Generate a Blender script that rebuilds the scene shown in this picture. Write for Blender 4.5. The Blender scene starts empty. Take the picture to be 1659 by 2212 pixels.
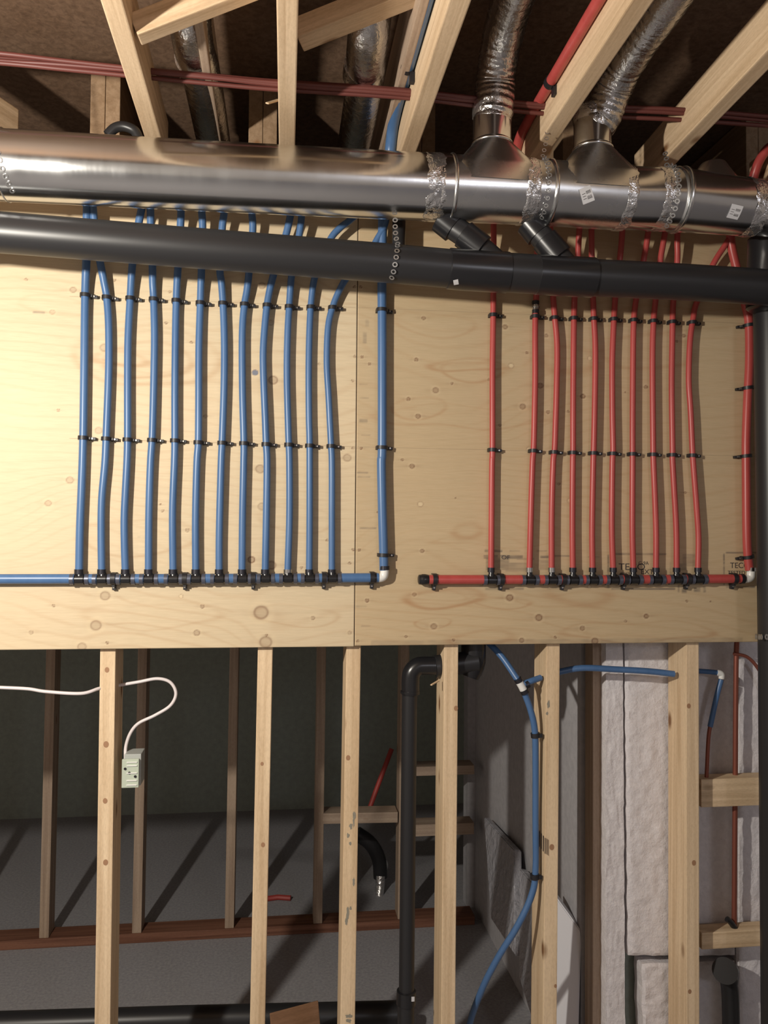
import bpy, bmesh, math, random
import numpy as np
from mathutils import Vector, Matrix, noise as mnoise
random.seed(7)
C = bpy.context.scene.collection
scn = bpy.context.scene
# ------------------------------------------------------------------ camera
F, CX, CY = 1750.0, 829.5, 1106.0
CAM = Vector((0, 0, 1.7))
VPX, VPY, ROLL = 605.0, 1155.0, 0.0115
# camera-space axes (x right, y down, z forward)
_v = Vector(((VPX-CX)/F, (VPY-CY)/F, 1)).normalized()          # world +Y
_u = Vector((ROLL, -1, 0)); _u = (_u - _v*_u.dot(_v)).normalized()   # world +Z
_r = _v.cross(_u)                                                # world +X
if _r.x < 0: _r = -_r
def ray(px, py):
    c = Vector(((px-CX)/F, (py-CY)/F, 1))
    return Vector((c.dot(_r), c.dot(_v), c.dot(_u)))
def P(px, py, Y):
    d = ray(px, py); return CAM + d*(Y/d.y)
def PZ(px, py, z):
    d = ray(px, py); return CAM + d*((z-CAM.z)/d.z)
def PX(px, py, X):
    d = ray(px, py); return CAM + d*(X/d.x)
cd = bpy.data.cameras.new('camera'); cam = bpy.data.objects.new('camera', cd); C.objects.link(cam)
cd.sensor_fit = 'VERTICAL'; cd.sensor_height = 24; cd.lens = 24*F/2212; cd.clip_start = .02
m = Matrix.Identity(4)
for i, a in enumerate((_r, _v, _u)):        # rows of world->; columns are camera axes expressed in world
    m[i][0] = a.x; m[i][1] = -a.y; m[i][2] = -a.z
m.translation = CAM; cam.matrix_world = m
scn.camera = cam
# ------------------------------------------------------------------ world, lights, exposure
w = bpy.data.worlds.new('world'); scn.world = w; w.use_nodes = True
w.node_tree.nodes['Background'].inputs[0].default_value = (.62, .62, .75, 1)
w.node_tree.nodes['Background'].inputs[1].default_value = .05
def lamp(name, loc, power, col, rad):
    l = bpy.data.lights.new(name, 'POINT'); l.energy = power; l.color = col; l.shadow_soft_size = rad
    o = bpy.data.objects.new(name, l); o.location = loc; C.objects.link(o); return o
lamp('hanging_bulb_light', (-1.02, .70, 2.12), 64, (1, .93, .82), .03)
lamp('cool_fill_light', (1.5, -2.5, 2.40), 17, (.88, .90, 1.0), .20)  # added dim cool fill lamp, lifts the dark side and right stud faces
vs = scn.view_settings
scn.display_settings.display_device = 'sRGB'
vs.view_transform = 'Standard'; vs.look = 'None'; vs.gamma = 1; vs.use_curve_mapping = False; vs.exposure = 1.22
# ------------------------------------------------------------------ materials
def mat(name, col=(.5,.5,.5), rough=.6, metal=0.0, spec=.5):
    mt = bpy.data.materials.new(name); mt.use_nodes = True
    b = mt.node_tree.nodes['Principled BSDF']
    b.inputs['Base Color'].default_value = (*col, 1); b.inputs['Roughness'].default_value = rough
    b.inputs['Metallic'].default_value = metal; b.inputs['Specular IOR Level'].default_value = spec
    return mt
def nd(mt, t, **k):
    n = mt.node_tree.nodes.new(t)
    for a, v in k.items(): setattr(n, a, v)
    return n
def lk(mt, a, b): mt.node_tree.links.new(a, b)
def coords(mt, scale, rnd=True):
    tc = nd(mt, 'ShaderNodeTexCoord'); mp = nd(mt, 'ShaderNodeMapping'); mp.inputs['Scale'].default_value = scale
    if rnd:
        oi = nd(mt, 'ShaderNodeObjectInfo'); mu = nd(mt, 'ShaderNodeMath', operation='MULTIPLY'); mu.inputs[1].default_value = 37.0
        ad = nd(mt, 'ShaderNodeVectorMath', operation='ADD')
        lk(mt, oi.outputs['Random'], mu.inputs[0]); lk(mt, tc.outputs['Object'], ad.inputs[0]); lk(mt, mu.outputs[0], ad.inputs[1])
        lk(mt, ad.outputs[0], mp.inputs['Vector'])
    else: lk(mt, tc.outputs['Object'], mp.inputs['Vector'])
    return mp.outputs[0]
def ramp(mt, src, stops):
    r = nd(mt, 'ShaderNodeValToRGB'); e = r.color_ramp.elements
    while len(e) < len(stops): e.new(.5)
    for i, (p, c) in enumerate(stops): e[i].position = p; e[i].color = (*c, 1)
    lk(mt, src, r.inputs[0]); return r.outputs[0]
def mixc(mt, fac, a, b, mode='MIX'):
    n = nd(mt, 'ShaderNodeMix', data_type='RGBA', blend_type=mode)
    for s, i in ((fac, 0), (a, 6), (b, 7)):
        if isinstance(s, (int, float)): n.inputs[i].default_value = s
        elif isinstance(s, tuple): n.inputs[i].default_value = (*s, 1)
        else: lk(mt, s, n.inputs[i])
    return n.outputs[2]
def bump(mt, src, strength, dist=.002):
    b = nd(mt, 'ShaderNodeBump'); b.inputs['Strength'].default_value = strength; b.inputs['Distance'].default_value = dist
    lk(mt, src, b.inputs['Height']); lk(mt, b.outputs[0], mt.node_tree.nodes['Principled BSDF'].inputs['Normal'])
def tex(mt, vec, sc, det=4, rough=.6, dist=0.0):
    n = nd(mt, 'ShaderNodeTexNoise'); n.inputs['Scale'].default_value = sc; n.inputs['Detail'].default_value = det
    n.inputs['Roughness'].default_value = rough; n.inputs['Distortion'].default_value = dist
    lk(mt, vec, n.inputs['Vector']); return n.outputs[0]
def base(mt, s): lk(mt, s, mt.node_tree.nodes['Principled BSDF'].inputs['Base Color'])
def wood(name, lo, hi, knot=(.22,.11,.05), rough=.62, knots=True):
    mt = mat(name, hi, rough, spec=.25)
    g = tex(mt, coords(mt, (60, 60, 1.6)), 1.0, 5, .6, .6)
    c = ramp(mt, g, [(.30, lo), (.62, hi)])
    g2 = tex(mt, coords(mt, (7, 7, .9)), 1.0, 3)
    c = mixc(mt, .55, c, ramp(mt, g2, [(.3, (.74,.68,.60)), (.7, (1,1,1))]), 'MULTIPLY')
    g3 = tex(mt, coords(mt, (260, 260, 90)), 1.0, 2)
    c = mixc(mt, .5, c, ramp(mt, g3, [(.3, (.80,.78,.76)), (.6, (1,1,1))]), 'MULTIPLY')
    if knots:
        v = nd(mt, 'ShaderNodeTexVoronoi'); v.inputs['Scale'].default_value = 1.0; lk(mt, coords(mt, (9, 9, 4.2)), v.inputs['Vector'])
        k = ramp(mt, v.outputs['Distance'], [(.05, (1,1,1)), (.13, (0,0,0))])
        c = mixc(mt, k, c, knot)
    base(mt, c); bump(mt, g, .25, .001); return mt
M = {}
M['stud'] = wood('pine_stud', (.62,.45,.28), (.84,.66,.45))
M['joist'] = wood('pine_joist', (.56,.40,.25), (.78,.60,.41))
M['stud_dark'] = wood('dark_stud', (.34,.25,.19), (.50,.39,.30))  # darker, greyer pine than the front studs
M['sill'] = wood('treated_sill', (.13,.055,.035), (.27,.13,.085))
M['blackpipe'] = mat('black_abs', (.020,.020,.022), .38, spec=.45)
M['blackfit'] = mat('black_fitting', (.014,.014,.016), .28)
M['clip'] = mat('black_clip', (.016,.015,.018), .45)
M['ring'] = mat('crimp_ring', (.045,.045,.055), .35, .7)
M['ring2'] = mat('grey_crimp_ring', (.11,.12,.16), .35, .5)
M['brass'] = mat('bright_crimp', (.55,.55,.55), .2, 1.0)
M['nail'] = mat('nail_head', (.55,.52,.48), .35, .9)
M['white'] = mat('white_plastic', (.80,.80,.78), .28)
M['cable'] = mat('white_cable', (.74,.68,.68), .4)
M['copper'] = mat('copper', (.30,.10,.07), .45, .55)
M['strap'] = mat('galvanized_strap', (.52,.52,.52), .38, .9)
M['dark'] = mat('dark_gap', (.03,.02,.015), .9)
M['ink'] = mat('stamp_ink', (.055,.045,.045), .8)
M['paper'] = mat('paper_label', (.62,.62,.64), .6)
M['box'] = mat('box_grey', (.42,.44,.42), .3, spec=.6)
M['plate'] = mat('plate_pale_green', (.50,.56,.46), .35)
M['card'] = wood('cardboard', (.20,.11,.06), (.30,.17,.10), knots=False)
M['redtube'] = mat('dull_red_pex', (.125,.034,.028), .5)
M['joist_shaded'] = wood('shaded_rear_joist', (.26,.17,.10), (.36,.25,.16))  # joist brown darkened, the shade on the rear joists put into the colour
M['redstick'] = mat('red_stick', (.38,.05,.04), .5)
def plastic_tube(name, col, hi):
    mt = mat(name, col, .36, spec=.45)
    n = tex(mt, coords(mt, (14, 14, 2)), 3.0, 3)
    base(mt, ramp(mt, n, [(.3, col), (.7, hi)])); return mt
M['blue'] = plastic_tube('blue_pex', (.060,.135,.29), (.080,.165,.335))
M['red'] = plastic_tube('red_pex', (.40,.060,.055), (.47,.080,.072))
def galv(name, col, rough, bs=0.05, sc=(1, 1, 1), bsc=6, bd=.004):
    mt = mat(name, col, rough, 1.0)
    n = tex(mt, coords(mt, sc), bsc, 4)
    b = mt.node_tree.nodes['Principled BSDF']
    lk(mt, ramp(mt, n, [(.3, (rough*.75,)*3), (.7, (rough*1.25,)*3)]), b.inputs['Roughness'])
    bump(mt, n, bs, bd); return mt
M['duct'] = galv('galvanized_duct', (.70,.71,.715), .19, .10, (9, 2.5, 2.5), 1.0, .006)
M['wye'] = galv('galvanized_wye', (.70,.71,.71), .27, .10, (3, 3, 3), 2.0, .004)
M['foil'] = galv('crinkled_foil', (.80,.80,.80), .20, 1.0, (1, 1, 1), 46, .006)
M['foil'].node_tree.nodes['Principled BSDF'].inputs['Metallic'].default_value = .95
M['flex'] = galv('flex_foil', (.55,.54,.53), .24, .8, (1, 1, 1), 60, .004)
def rough_mat(name, lo, hi, sc, bs, bd, rough=.9):
    mt = mat(name, hi, rough, spec=.2)
    n = tex(mt, coords(mt, (1, 1, 1), False), sc, 6, .65)
    base(mt, ramp(mt, n, [(.3, lo), (.7, hi)])); bump(mt, n, bs, bd); return mt
M['concrete'] = rough_mat('concrete_floor', (.27,.265,.285), (.40,.395,.41), 90, .3, .002)
M['foam'] = rough_mat('rough_white_foam', (.68,.65,.67), (.80,.77,.79), 70, .6, .008)
M['greywall'] = rough_mat('grey_panel', (.40,.39,.41), (.50,.49,.51), 40, .2, .002)
M['darkwall'] = rough_mat('basement_wall', (.27,.30,.265), (.34,.375,.33), 30, .3, .004)
M['frontroom'] = rough_mat('front_room_wall', (.66,.62,.59), (.74,.70,.67), 8, .2, .004)
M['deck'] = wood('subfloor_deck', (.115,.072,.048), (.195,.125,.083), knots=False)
M['wrapwhite'] = mat('white_wrapped_board', (.72,.72,.76), .35)
M['wrap'] = mat('plastic_wrapped_board', (.40,.40,.44), .30, spec=.6)
nn = tex(M['wrap'], coords(M['wrap'], (3, 3, 3)), 9.0, 3); bump(M['wrap'], nn, .8, .02)
# ------------------------------------------------------------------ builders
def obj(name, bm, mt, parent=None, smooth=True):
    me = bpy.data.meshes.new(name); bm.normal_update(); bm.to_mesh(me); bm.free()
    me.materials.append(mt)
    if smooth:
        for p in me.polygons: p.use_smooth = True
    o = bpy.data.objects.new(name, me); C.objects.link(o)
    if parent: o.parent = parent
    if smooth:
        md = o.modifiers.new('edge', 'EDGE_SPLIT'); md.split_angle = math.radians(38)
    return o
def tag(o, label, cat, group=None, kind=None):
    o['label'] = label; o['category'] = cat
    if group: o['group'] = group
    if kind: o['kind'] = kind
    return o
def thing(name, label, cat, loc=(0,0,0), group=None):
    o = bpy.data.objects.new(name, None); o.location = loc; o.empty_display_size = .05; C.objects.link(o)
    return tag(o, label, cat, group)
def keep(o, parent):                 # parent with world placement kept
    bpy.context.view_layer.update()
    o.parent = parent; o.matrix_parent_inverse = Matrix.Translation(parent.location).inverted(); return o
def add_box(bm, lo, hi, bev=0.0):
    g = bmesh.ops.create_cube(bm, size=1)['verts']
    for v in g: v.co = Vector([(lo[i]+hi[i])/2 + v.co[i]*(hi[i]-lo[i]) for i in range(3)])
    if bev:
        es = list({e for v in g for e in v.link_edges}); bmesh.ops.bevel(bm, geom=es, offset=bev, segments=2, affect='EDGES', profile=.6)
def box(name, lo, hi, mt, parent=None, bev=0.0):
    bm = bmesh.new(); add_box(bm, lo, hi, bev); o = obj(name, bm, mt, None, False)
    if parent: keep(o, parent)
    return o
def board(name, p0, p1, w, t, mt, side=(1,0,0), bev=.0025, parent=None, endcut=0.0):
    """lumber from p0 to p1; w along 'side', t across; local Z runs along the grain"""
    p0, p1 = Vector(p0), Vector(p1); z = (p1-p0); L = z.length; z.normalize()
    x = Vector(side); x = (x - z*x.dot(z)).normalized(); y = z.cross(x)
    bm = bmesh.new(); add_box(bm, (-w/2, -t/2, 0), (w/2, t/2, L), bev)
    if endcut:
        for v in bm.verts:
            if v.co.z > L/2 and v.co.y*1 > 0: v.co.z -= endcut
    o = obj(name, bm, mt, None, False)
    mm = Matrix.Identity(4)
    for i in range(3): mm[i][0] = x[i]; mm[i][1] = y[i]; mm[i][2] = z[i]
    mm.translation = p0; o.matrix_world = mm
    if parent: keep(o, parent)
    return o
def smooth_path(pts, n=8):
    pts = [Vector(p) for p in pts]
    if len(pts) < 3: return pts
    out = []; q = [pts[0]*2-pts[1]] + pts + [pts[-1]*2-pts[-2]]
    for i in range(1, len(q)-2):
        a, b, c, d = q[i-1:i+3]
        for k in range(n):
            t = k/n
            out.append(.5*((2*b)+(c-a)*t+(2*a-5*b+4*c-d)*t*t+(3*b-a-3*c+d)*t**3))
    out.append(pts[-1]); return out
def add_tube(bm, pts, r, seg=16, caps=True):
    """r: a number or a list per point"""
    pts = [Vector(p) for p in pts]; n = len(pts); rs = r if isinstance(r, (list, tuple)) else [r]*n
    rings = []; up = None
    for i, p in enumerate(pts):
        t = (pts[min(i+1, n-1)] - pts[max(i-1, 0)])
        t = t.normalized() if t.length > 1e-9 else Vector((0,0,1))
        if up is None: up = t.orthogonal().normalized()
        up = (up - t*up.dot(t)).normalized(); s = t.cross(up)
        rings.append([bm.verts.new(p + (up*math.cos(a)+s*math.sin(a))*rs[i]) for a in [2*math.pi*k/seg for k in range(seg)]])
    for a, b in zip(rings, rings[1:]):
        for k in range(seg): bm.faces.new((a[k], a[(k+1) % seg], b[(k+1) % seg], b[k]))
    if caps: bm.faces.new(rings[0][::-1]); bm.faces.new(rings[-1])
def tube(name, pts, r, mt, parent=None, n=8, seg=16, caps=True):
    bm = bmesh.new(); q = smooth_path(pts, n) if n > 1 else pts
    if isinstance(r, (list, tuple)) and len(r) != len(q): r = [float(v) for v in np.interp(np.linspace(0, len(r)-1, len(q)), range(len(r)), r)]
    add_tube(bm, q, r, seg, caps); o = obj(name, bm, mt)
    bmesh_fix(o)
    if parent: keep(o, parent)
    return o
def bmesh_fix(o):
    bm = bmesh.new(); bm.from_mesh(o.data); bmesh.ops.recalc_face_normals(bm, faces=bm.faces); bm.to_mesh(o.data); bm.free()
def cyl(name, a, b, r, mt, parent=None, seg=20): return tube(name, [Vector(a), Vector(b)], r, mt, parent, 1, seg)
# ------------------------------------------------------------------ the setting
def struct(o): o['kind'] = 'structure'; return o
WY = 2.10                         # plywood face
SF = 2.118                        # front faces of the studs
struct(box('floor', (-4, -3.2, -.1), (4.2, 5.3, 0), M['concrete']))
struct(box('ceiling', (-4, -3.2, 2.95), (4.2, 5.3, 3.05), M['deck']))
struct(box('wall_back', (-4, 5.1, 0), (4.2, 5.3, 2.95), M['darkwall']))
struct(box('wall_front', (-4, -3.3, 0), (4.2, -3.2, 2.95), M['frontroom']))
struct(box('wall_left', (-4.1, -3.2, 0), (-4, 5.3, 2.95), M['frontroom']))
struct(box('wall_right', (4.2, -3.2, 0), (4.3, 5.3, 2.95), M['frontroom']))
def sidewall():
    bm = bmesh.new(); add_box(bm, (.905, 2.36, 0), (1.02, 3.72, 2.60)); add_box(bm, (.868, 3.68, 0), (.905, 3.76, 2.6))
    return struct(obj('wall_partition', bm, M['greywall'], None, False))
sidewall()
# ------------------------------------------------------------------ plywood with grain, knots, marks kept in a colour attribute
def vnoise(x, z, seed):
    rs = np.random.RandomState(seed); g = rs.rand(64, 64)
    xi = np.floor(x).astype(int); zi = np.floor(z).astype(int); fx = x-xi; fz = z-zi
    fx = fx*fx*(3-2*fx); fz = fz*fz*(3-2*fz)
    a = g[xi % 64, zi % 64]; b = g[(xi+1) % 64, zi % 64]; c = g[xi % 64, (zi+1) % 64]; d = g[(xi+1) % 64, (zi+1) % 64]
    return (a*(1-fx)+b*fx)*(1-fz) + (c*(1-fx)+d*fx)*fz
def wp(px, py): p = P(px, py, WY); return p.x, p.z
PXM = WY/F                        # metres per pixel on the plywood
def plywood(name, x0, x1, z0, z1, seed, knots, swirls, dashes, tone, label):
    st = .0025; nx = int((x1-x0)/st)+1; nz = int((z1-z0)/st)+1
    xs = np.linspace(x0, x1, nx); zs = np.linspace(z0, z1, nz)
    X, Z = np.meshgrid(xs, zs); X = X.ravel(); Z = Z.ravel()
    warp = (vnoise(X*2.2+3, Z*3.5+9, seed)-.5)*.22 + (vnoise(X*6, Z*9, seed+1)-.5)*.05
    dark = np.zeros_like(X); kn = np.zeros_like(X); hole = np.zeros_like(X); lightk = np.zeros_like(X)
    for px, py, r, s, *t in knots:
        kx, kz = wp(px, py); R = r*PXM
        d2 = (X-kx)**2/(4.2*R)**2 + (Z-kz)**2/(2.2*R)**2
        warp += np.sign(Z-kz+1e-6)*np.exp(-d2)*R*.9
        d = np.sqrt(((X-kx)/1.12)**2 + (Z-kz)**2)/R
        body = np.clip((1.12-d)/.25, 0, 1); ringk = np.exp(-((d-.92)/.16)**2)
        kind = t[0] if t else ''
        if kind == 'light': lightk = np.maximum(lightk, body); kn = np.maximum(kn, ringk*.55)
        elif kind == 'hole': hole = np.maximum(hole, body); kn = np.maximum(kn, ringk*.9)
        else:
            kn = np.maximum(kn, np.clip(s*(body*.55+ringk*.75), 0, 1)); kn = np.maximum(kn, s*.35*np.exp(-((X-kx)/(4*R))**2-((Z-kz)/(.55*R))**2))
            lightk = np.maximum(lightk, .35*np.exp(-((d-1.5)/.35)**2))
    fld = (Z+warp)*1.0
    lines = np.sin(fld*2*math.pi/.028 + 3*vnoise(X*1.5, Z*2, seed+2))
    g = np.clip((lines-.45)/.55, 0, 1)**1.6 * (.25+.75*vnoise(X*2.7+5, Z*6, seed+3))
    fine = vnoise(X*14, Z*420, seed+4)*.5 + vnoise(X*38, Z*800, seed+5)*.5
    broad = vnoise(X*1.8, Z*4, seed+6)
    for px, py, rx, rz, wd, s in swirls:
        kx, kz = wp(px, py); d = np.sqrt(((X-kx)/(rx*PXM))**2 + ((Z-kz+.006*np.sin(X*24+px))/(rz*PXM))**2)
        low = np.where(Z < kz, 1.0, .55)
        dark = np.maximum(dark, s*low*np.exp(-((d-1)/wd)**2))
    ink = np.zeros_like(X)
    for px, py, hw, hh, s in dashes:
        kx, kz = wp(px, py); hw_ = hw*PXM; hh_ = hh*PXM
        sm = np.clip((hw_-np.abs(X-kx))/.003+.5, 0, 1)*np.clip((hh_-np.abs(Z-kz))/.0025+.5, 0, 1)
        ink = np.maximum(ink, min(1, s*1.35)*sm*(.4+.6*vnoise(X*60, Z*220, seed+8)))
    bc = np.array(tone); red = np.array((.40,.215,.10)); kc = np.array((.20,.105,.060)); ic = np.array((.10,.085,.08))
    col = np.ones((X.size, 3))*bc
    col *= (1-.10*(1-fine))[:, None]; col *= (1-.10*broad)[:, None]
    def mx(c, f, to): return c*(1-f[:, None]) + to*f[:, None]
    col = mx(col, np.clip(g*.22, 0, 1), red); col = mx(col, np.clip(dark*.85, 0, 1), red)
    col = mx(col, lightk*.6, np.array((.76,.62,.40)))
    col = mx(col, np.clip(kn, 0, 1), kc); col = mx(col, hole, np.array((.20,.21,.25))); col = mx(col, np.clip(ink, 0, 1)*.8, ic)
    # pencil lines that the clips follow, nail pits along the sheet edges
    rgba = np.ones((X.size, 4), dtype=np.float32); rgba[:, :3] = np.clip(col, 0, 1)
    me = bpy.data.meshes.new(name)
    y = np.full_like(X, WY); co = np.stack([X, y, Z], 1)
    # front grid + a skirt to the rear so the sheet has its thickness
    I = np.arange(nx*nz).reshape(nz, nx)
    F4 = np.stack([I[:-1, :-1], I[:-1, 1:], I[1:, 1:], I[1:, :-1]], -1).reshape(-1, 4)
    per = np.concatenate([I[0, :], I[1:, -1], I[-1, :-1][::-1], I[1:-1, 0][::-1]])
    back = co[per].copy(); back[:, 1] = SF-.0005; nb = len(per); b0 = len(co)
    j = np.arange(nb); sk = np.stack([per[j], b0+j, b0+(j+1) % nb, per[(j+1) % nb]], 1)
    allco = np.concatenate([co, back]); allF = np.concatenate([F4, sk])
    me.vertices.add(len(allco)); me.vertices.foreach_set('co', allco.astype(np.float32).ravel())
    nF = len(allF); me.loops.add(nF*4+nb); me.loops.foreach_set('vertex_index', np.concatenate([allF.ravel(), b0+j[::-1]]).astype(np.int32))
    me.polygons.add(nF+1)
    me.polygons.foreach_set('loop_start', np.concatenate([np.arange(nF)*4, [nF*4]]).astype(np.int32))
    me.update(calc_edges=True); me.validate()
    a = me.color_attributes.new('tone', 'FLOAT_COLOR', 'POINT')
    full = np.concatenate([rgba, rgba[per]*np.array((.7,.62,.55,1), dtype=np.float32)])
    a.data.foreach_set('color', full.ravel())
    me.materials.append(M['ply'])
    o = bpy.data.objects.new(name, me); C.objects.link(o); tag(o, label, 'plywood'); return o
mp = mat('plywood', (.6,.5,.3), .60, spec=.25); M['ply'] = mp
at_ = nd(mp, 'ShaderNodeAttribute', attribute_name='tone')
g_ = tex(mp, coords(mp, (25, 1, 420), False), 1.0, 4)
base(mp, mixc(mp, .5, at_.outputs[0], ramp(mp, g_, [(.25, (.86,.84,.80)), (.6, (1,1,1))]), 'MULTIPLY')); bump(mp, g_, .15, .0006)
KL = [(158,626,6,.5),(113,674,5,.35),(225,751,8,.4),(213,930,7,.35),(151,1037,7,.45),(104,1087,6,.45),(227,1287,9,.5),(207,1351,10,.5),
 (116,1308,3,.7),(67,1366,4,.5),(177,1397,8,.45),(232,1388,3,.8),(437,1310,4,.7),(425,1367,6,.6),(564,1323,14,.55),(574,1387,12,.5),(575,1372,3,.9),
 (676,1335,4,.6),(551,805,6,.9,'hole'),(590,821,9,.6),(562,1013,9,.5),(566,1094,8,.4),(543,1209,7,.85),(586,1221,9,.6),(750,989,8,.45),(566,617,7,.5),
 (413,740,3,.7),(359,697,3,.7),(444,899,4,.6),(405,1145,4,.6),(247,605,3,.7),(367,630,3,.6),(351,1103,3,.6),(651,1226,3,.7),(707,1167,3,.7),(755,1217,3,.7),
 (762,822,3,.6),(56,604,3,.6),(126,886,3,.6),(346,1090,2.2,1.0),(755,1367,4,.5),(585,697,6,.35),(391,1288,4,.3,'light'),(763,1187,3,.8),(766,620,3,.8),(766,770,3,.8),(763,968,3,.7),(690,786,3,.5)]
SL = [(320,780,90,38,.10,.45),(320,770,150,62,.07,.35),(260,778,55,14,.25,.55),(300,1160,120,38,.08,.35),(640,1120,80,30,.08,.25),(120,660,70,20,.12,.20),(330,1330,140,26,.08,.25),(640,1330,90,22,.08,.3)]
DL = [(84,675,12,2.2,.6),(300,1160,3,1,.3)]
KR = [(798,786,3,.8),(915,687,4,.8),(1091,706,5,.7),(899,777,4,.8),(1104,790,6,.6,'light'),(1180,725,4,.6),(1138,762,3,.8),(976,828,3,.8),(941,843,6,.6),
 (1167,833,6,.9),(882,862,4,.8),(903,899,5,.8),(1129,878,6,.7),(1184,890,4,.7),(1274,774,5,.7,'light'),(1259,856,5,.9),(1143,971,6,.7,'light'),(890,1007,5,.8),
 (984,1076,2,.8),(908,1089,6,.6,'light'),(912,1190,4,.7),(895,1284,4,.7),(1101,1291,7,.8),(1164,1334,7,.8),(937,1353,6,.6),(1127,1383,5,.7),(1199,1377,3,.9),
 (1285,1385,7,.8),(980,1382,3,.8),(877,1375,3,.8),(1258,1357,5,.8),(1396,1331,5,.9),(1351,1342,3,.7),(1484,1298,3,.8),(1273,1268,4,.7,'light'),(1230,1081,5,.7,'light'),
 (1207,1045,3,.8),(1480,1064,3,.8),(1395,836,4,.9),(793,1297,4,.9),(773,1385,3,.8),(779,620,3,.8),(782,771,3,.8),(780,968,3,.9),(776,1188,3,.9),(1056,820,3,.5),
 (1080,918,3,.7),(1477,725,4,.8),(1462,737,3,.8),(869,993,3,.8),(853,675,2,.6),(815,1107,2,.8),(1350,848,2,.8),(1227,889,3,.7),(1282,883,2,.6),(1535,1300,2,.8)]
SR = [(1010,790,85,13,.16,.6),(1020,800,70,22,.10,.5),(905,880,60,24,.10,.4),(1000,900,200,24,.08,.35),(960,1292,85,20,.16,.75),(950,1290,60,12,.10,.3),(935,1343,40,12,.10,.45),
 (1080,1300,70,12,.12,.45),(1040,1380,70,16,.22,.55),(1010,1150,30,16,.35,.45),(1230,780,60,30,.25,.40),(1250,1280,70,26,.30,.45),(1380,1365,180,22,.07,.5),(1400,760,110,40,.10,.3),(1080,1170,150,10,.1,.3),(940,700,90,26,.09,.3)]
DR = [(1066,1190,20,2.5,.8),(1112,1190,12,1.5,.4),(1170,1190,12,1.5,.5),(1060,1203,16,4,.9),(1105,1203,26,4,.8),(1075,1218,26,14,.5),(1120,1225,30,10,.40),(1135,1207,20,2,.5),(1176,1203,10,3,.7),(1176,1220,14,12,.35),
 (1215,1201,24,1.6,.6),(1090,1272,44,2.5,.6),(1210,1270,30,3,.35),(1283,1203,14,1.2,.4),
 (1380,1197,66,1.8,.75),(1314,1233,1.8,36,.75),(1314,1268,3,3,.5),(1390,1272,76,2.2,.8),(1448,1233,1.5,20,.3),
 (1605,1194,42,1.8,.75),(1564,1230,1.8,36,.8),(1600,1268,36,2,.7),(1488,1210,15,14,.40),(1475,1225,10,8,.4),(785,909,9,3.5,.6),(788,730,4,12,.35),(793,698,4,8,.25),(1466,1272,2,8,.6),(1478,1276,6,6,.7),(1506,1274,8,5,.6),(1522,1273,3,7,.6),
 (783,1021,12,1.2,.8),(786,1030,14,1.0,.6),(795,1141,18,1.2,.8),(780,1310,12,.8,.6),(790,1352,10,.8,.7),(785,830,9,.8,.6),(787,860,10,.8,.5),(790,940,10,.8,.5),(1215,1386,430,6,.26)]
for k in range(10): DR.append((1365+k*7, 1263+(k%3), 9, 1.6, .45))
for k, (yy0) in enumerate(()): pass
zb = P(400, 1400, WY).z; zt = zb + 1.22
xseam = P(769, 1000, WY).x
XR = P(1641, 1100, WY).x
TL = (.70,.57,.385); TR = (.60,.46,.285)
pl = plywood('plywood_sheet', -1.40, xseam-.0010, zb, zt, 11, KL, SL, DL, TL, 'pale plywood sheet behind the blue tubes, left of the seam')
pr = plywood('plywood_sheet', xseam+.0010, XR, zb+.002, zt, 23, KR, SR, DR, TR, 'darker plywood sheet behind the red tubes, right of the seam')
def text(body, px, py, hpx, parent, wscale=1.0):
    cu = bpy.data.curves.new('t', 'FONT'); cu.body = body; cu.size = hpx*PXM*1.4; cu.extrude = .0001; cu.align_x = 'LEFT'
    t = bpy.data.objects.new('t', cu); C.objects.link(t); bpy.context.view_layer.update()
    me = bpy.data.meshes.new_from_object(t.evaluated_get(bpy.context.evaluated_depsgraph_get()))
    bpy.data.objects.remove(t); me.materials.clear(); me.materials.append(M['ink'])
    o = bpy.data.objects.new('stamp_lettering', me); C.objects.link(o)
    p = P(px, py, WY-.0004); o.matrix_world = Matrix.Translation(p) @ Matrix.Rotation(math.pi/2, 4, 'X') @ Matrix.Diagonal((wscale, 1, 1, 1))
    keep(o, parent); return o
for a in (('TECO', 1336, 1231, 15, 1.15), ('TESTED', 1340, 1244, 8, 1.0), ('C-9A', 1379, 1220, 8, 1.0), ('EXT', 1384, 1240, 11, 1.1), ('TECO', 1577, 1227, 13, 1.0), ('TESTED', 1572, 1241, 9, 1.0), ('OF', 1083, 1208, 9, 1.2)):
    text(a[0], a[1], a[2], a[3], pr, a[4])
# ------------------------------------------------------------------ front stud wall
STD = .105
FS = [((233,1404),(221,2212),'leftmost bright pine stud under the plywood, electrical box on its right'),
      ((573,1400),(556,2212),'clean pine stud under the plywood, second from left'),
      ((764,1398),(751,2212),'pine stud under the plywood seam, grey mould stains on its face'),
      ((975,1398),(968,2212),'pine stud right beside the tall black drain pipe'),
      ((1195,1396),(1188,2212),'pine stud with the blue tube clipped down its left side'),
      ((1496,1396),(1497,2212),'broad pine stud in front of the rough white foam, nearest the right')]
studs = []
for k, (a, b, lab) in enumerate(FS):
    pa, pb = P(*a, SF), P(*b, SF); d = (pb-pa); p_bot = pa + d*((pa.z-.038)/(pa.z-pb.z)); p_top = pa + d*((pa.z-2.58)/(pa.z-pb.z))
    off = Vector((0, STD/2, 0))
    w_ = .038
    o = board('wall_stud', p_bot+off, p_top+off, w_, STD, M['stud']); tag(o, lab, 'stud', 'studs of the front wall'); studs.append(o)
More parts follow.
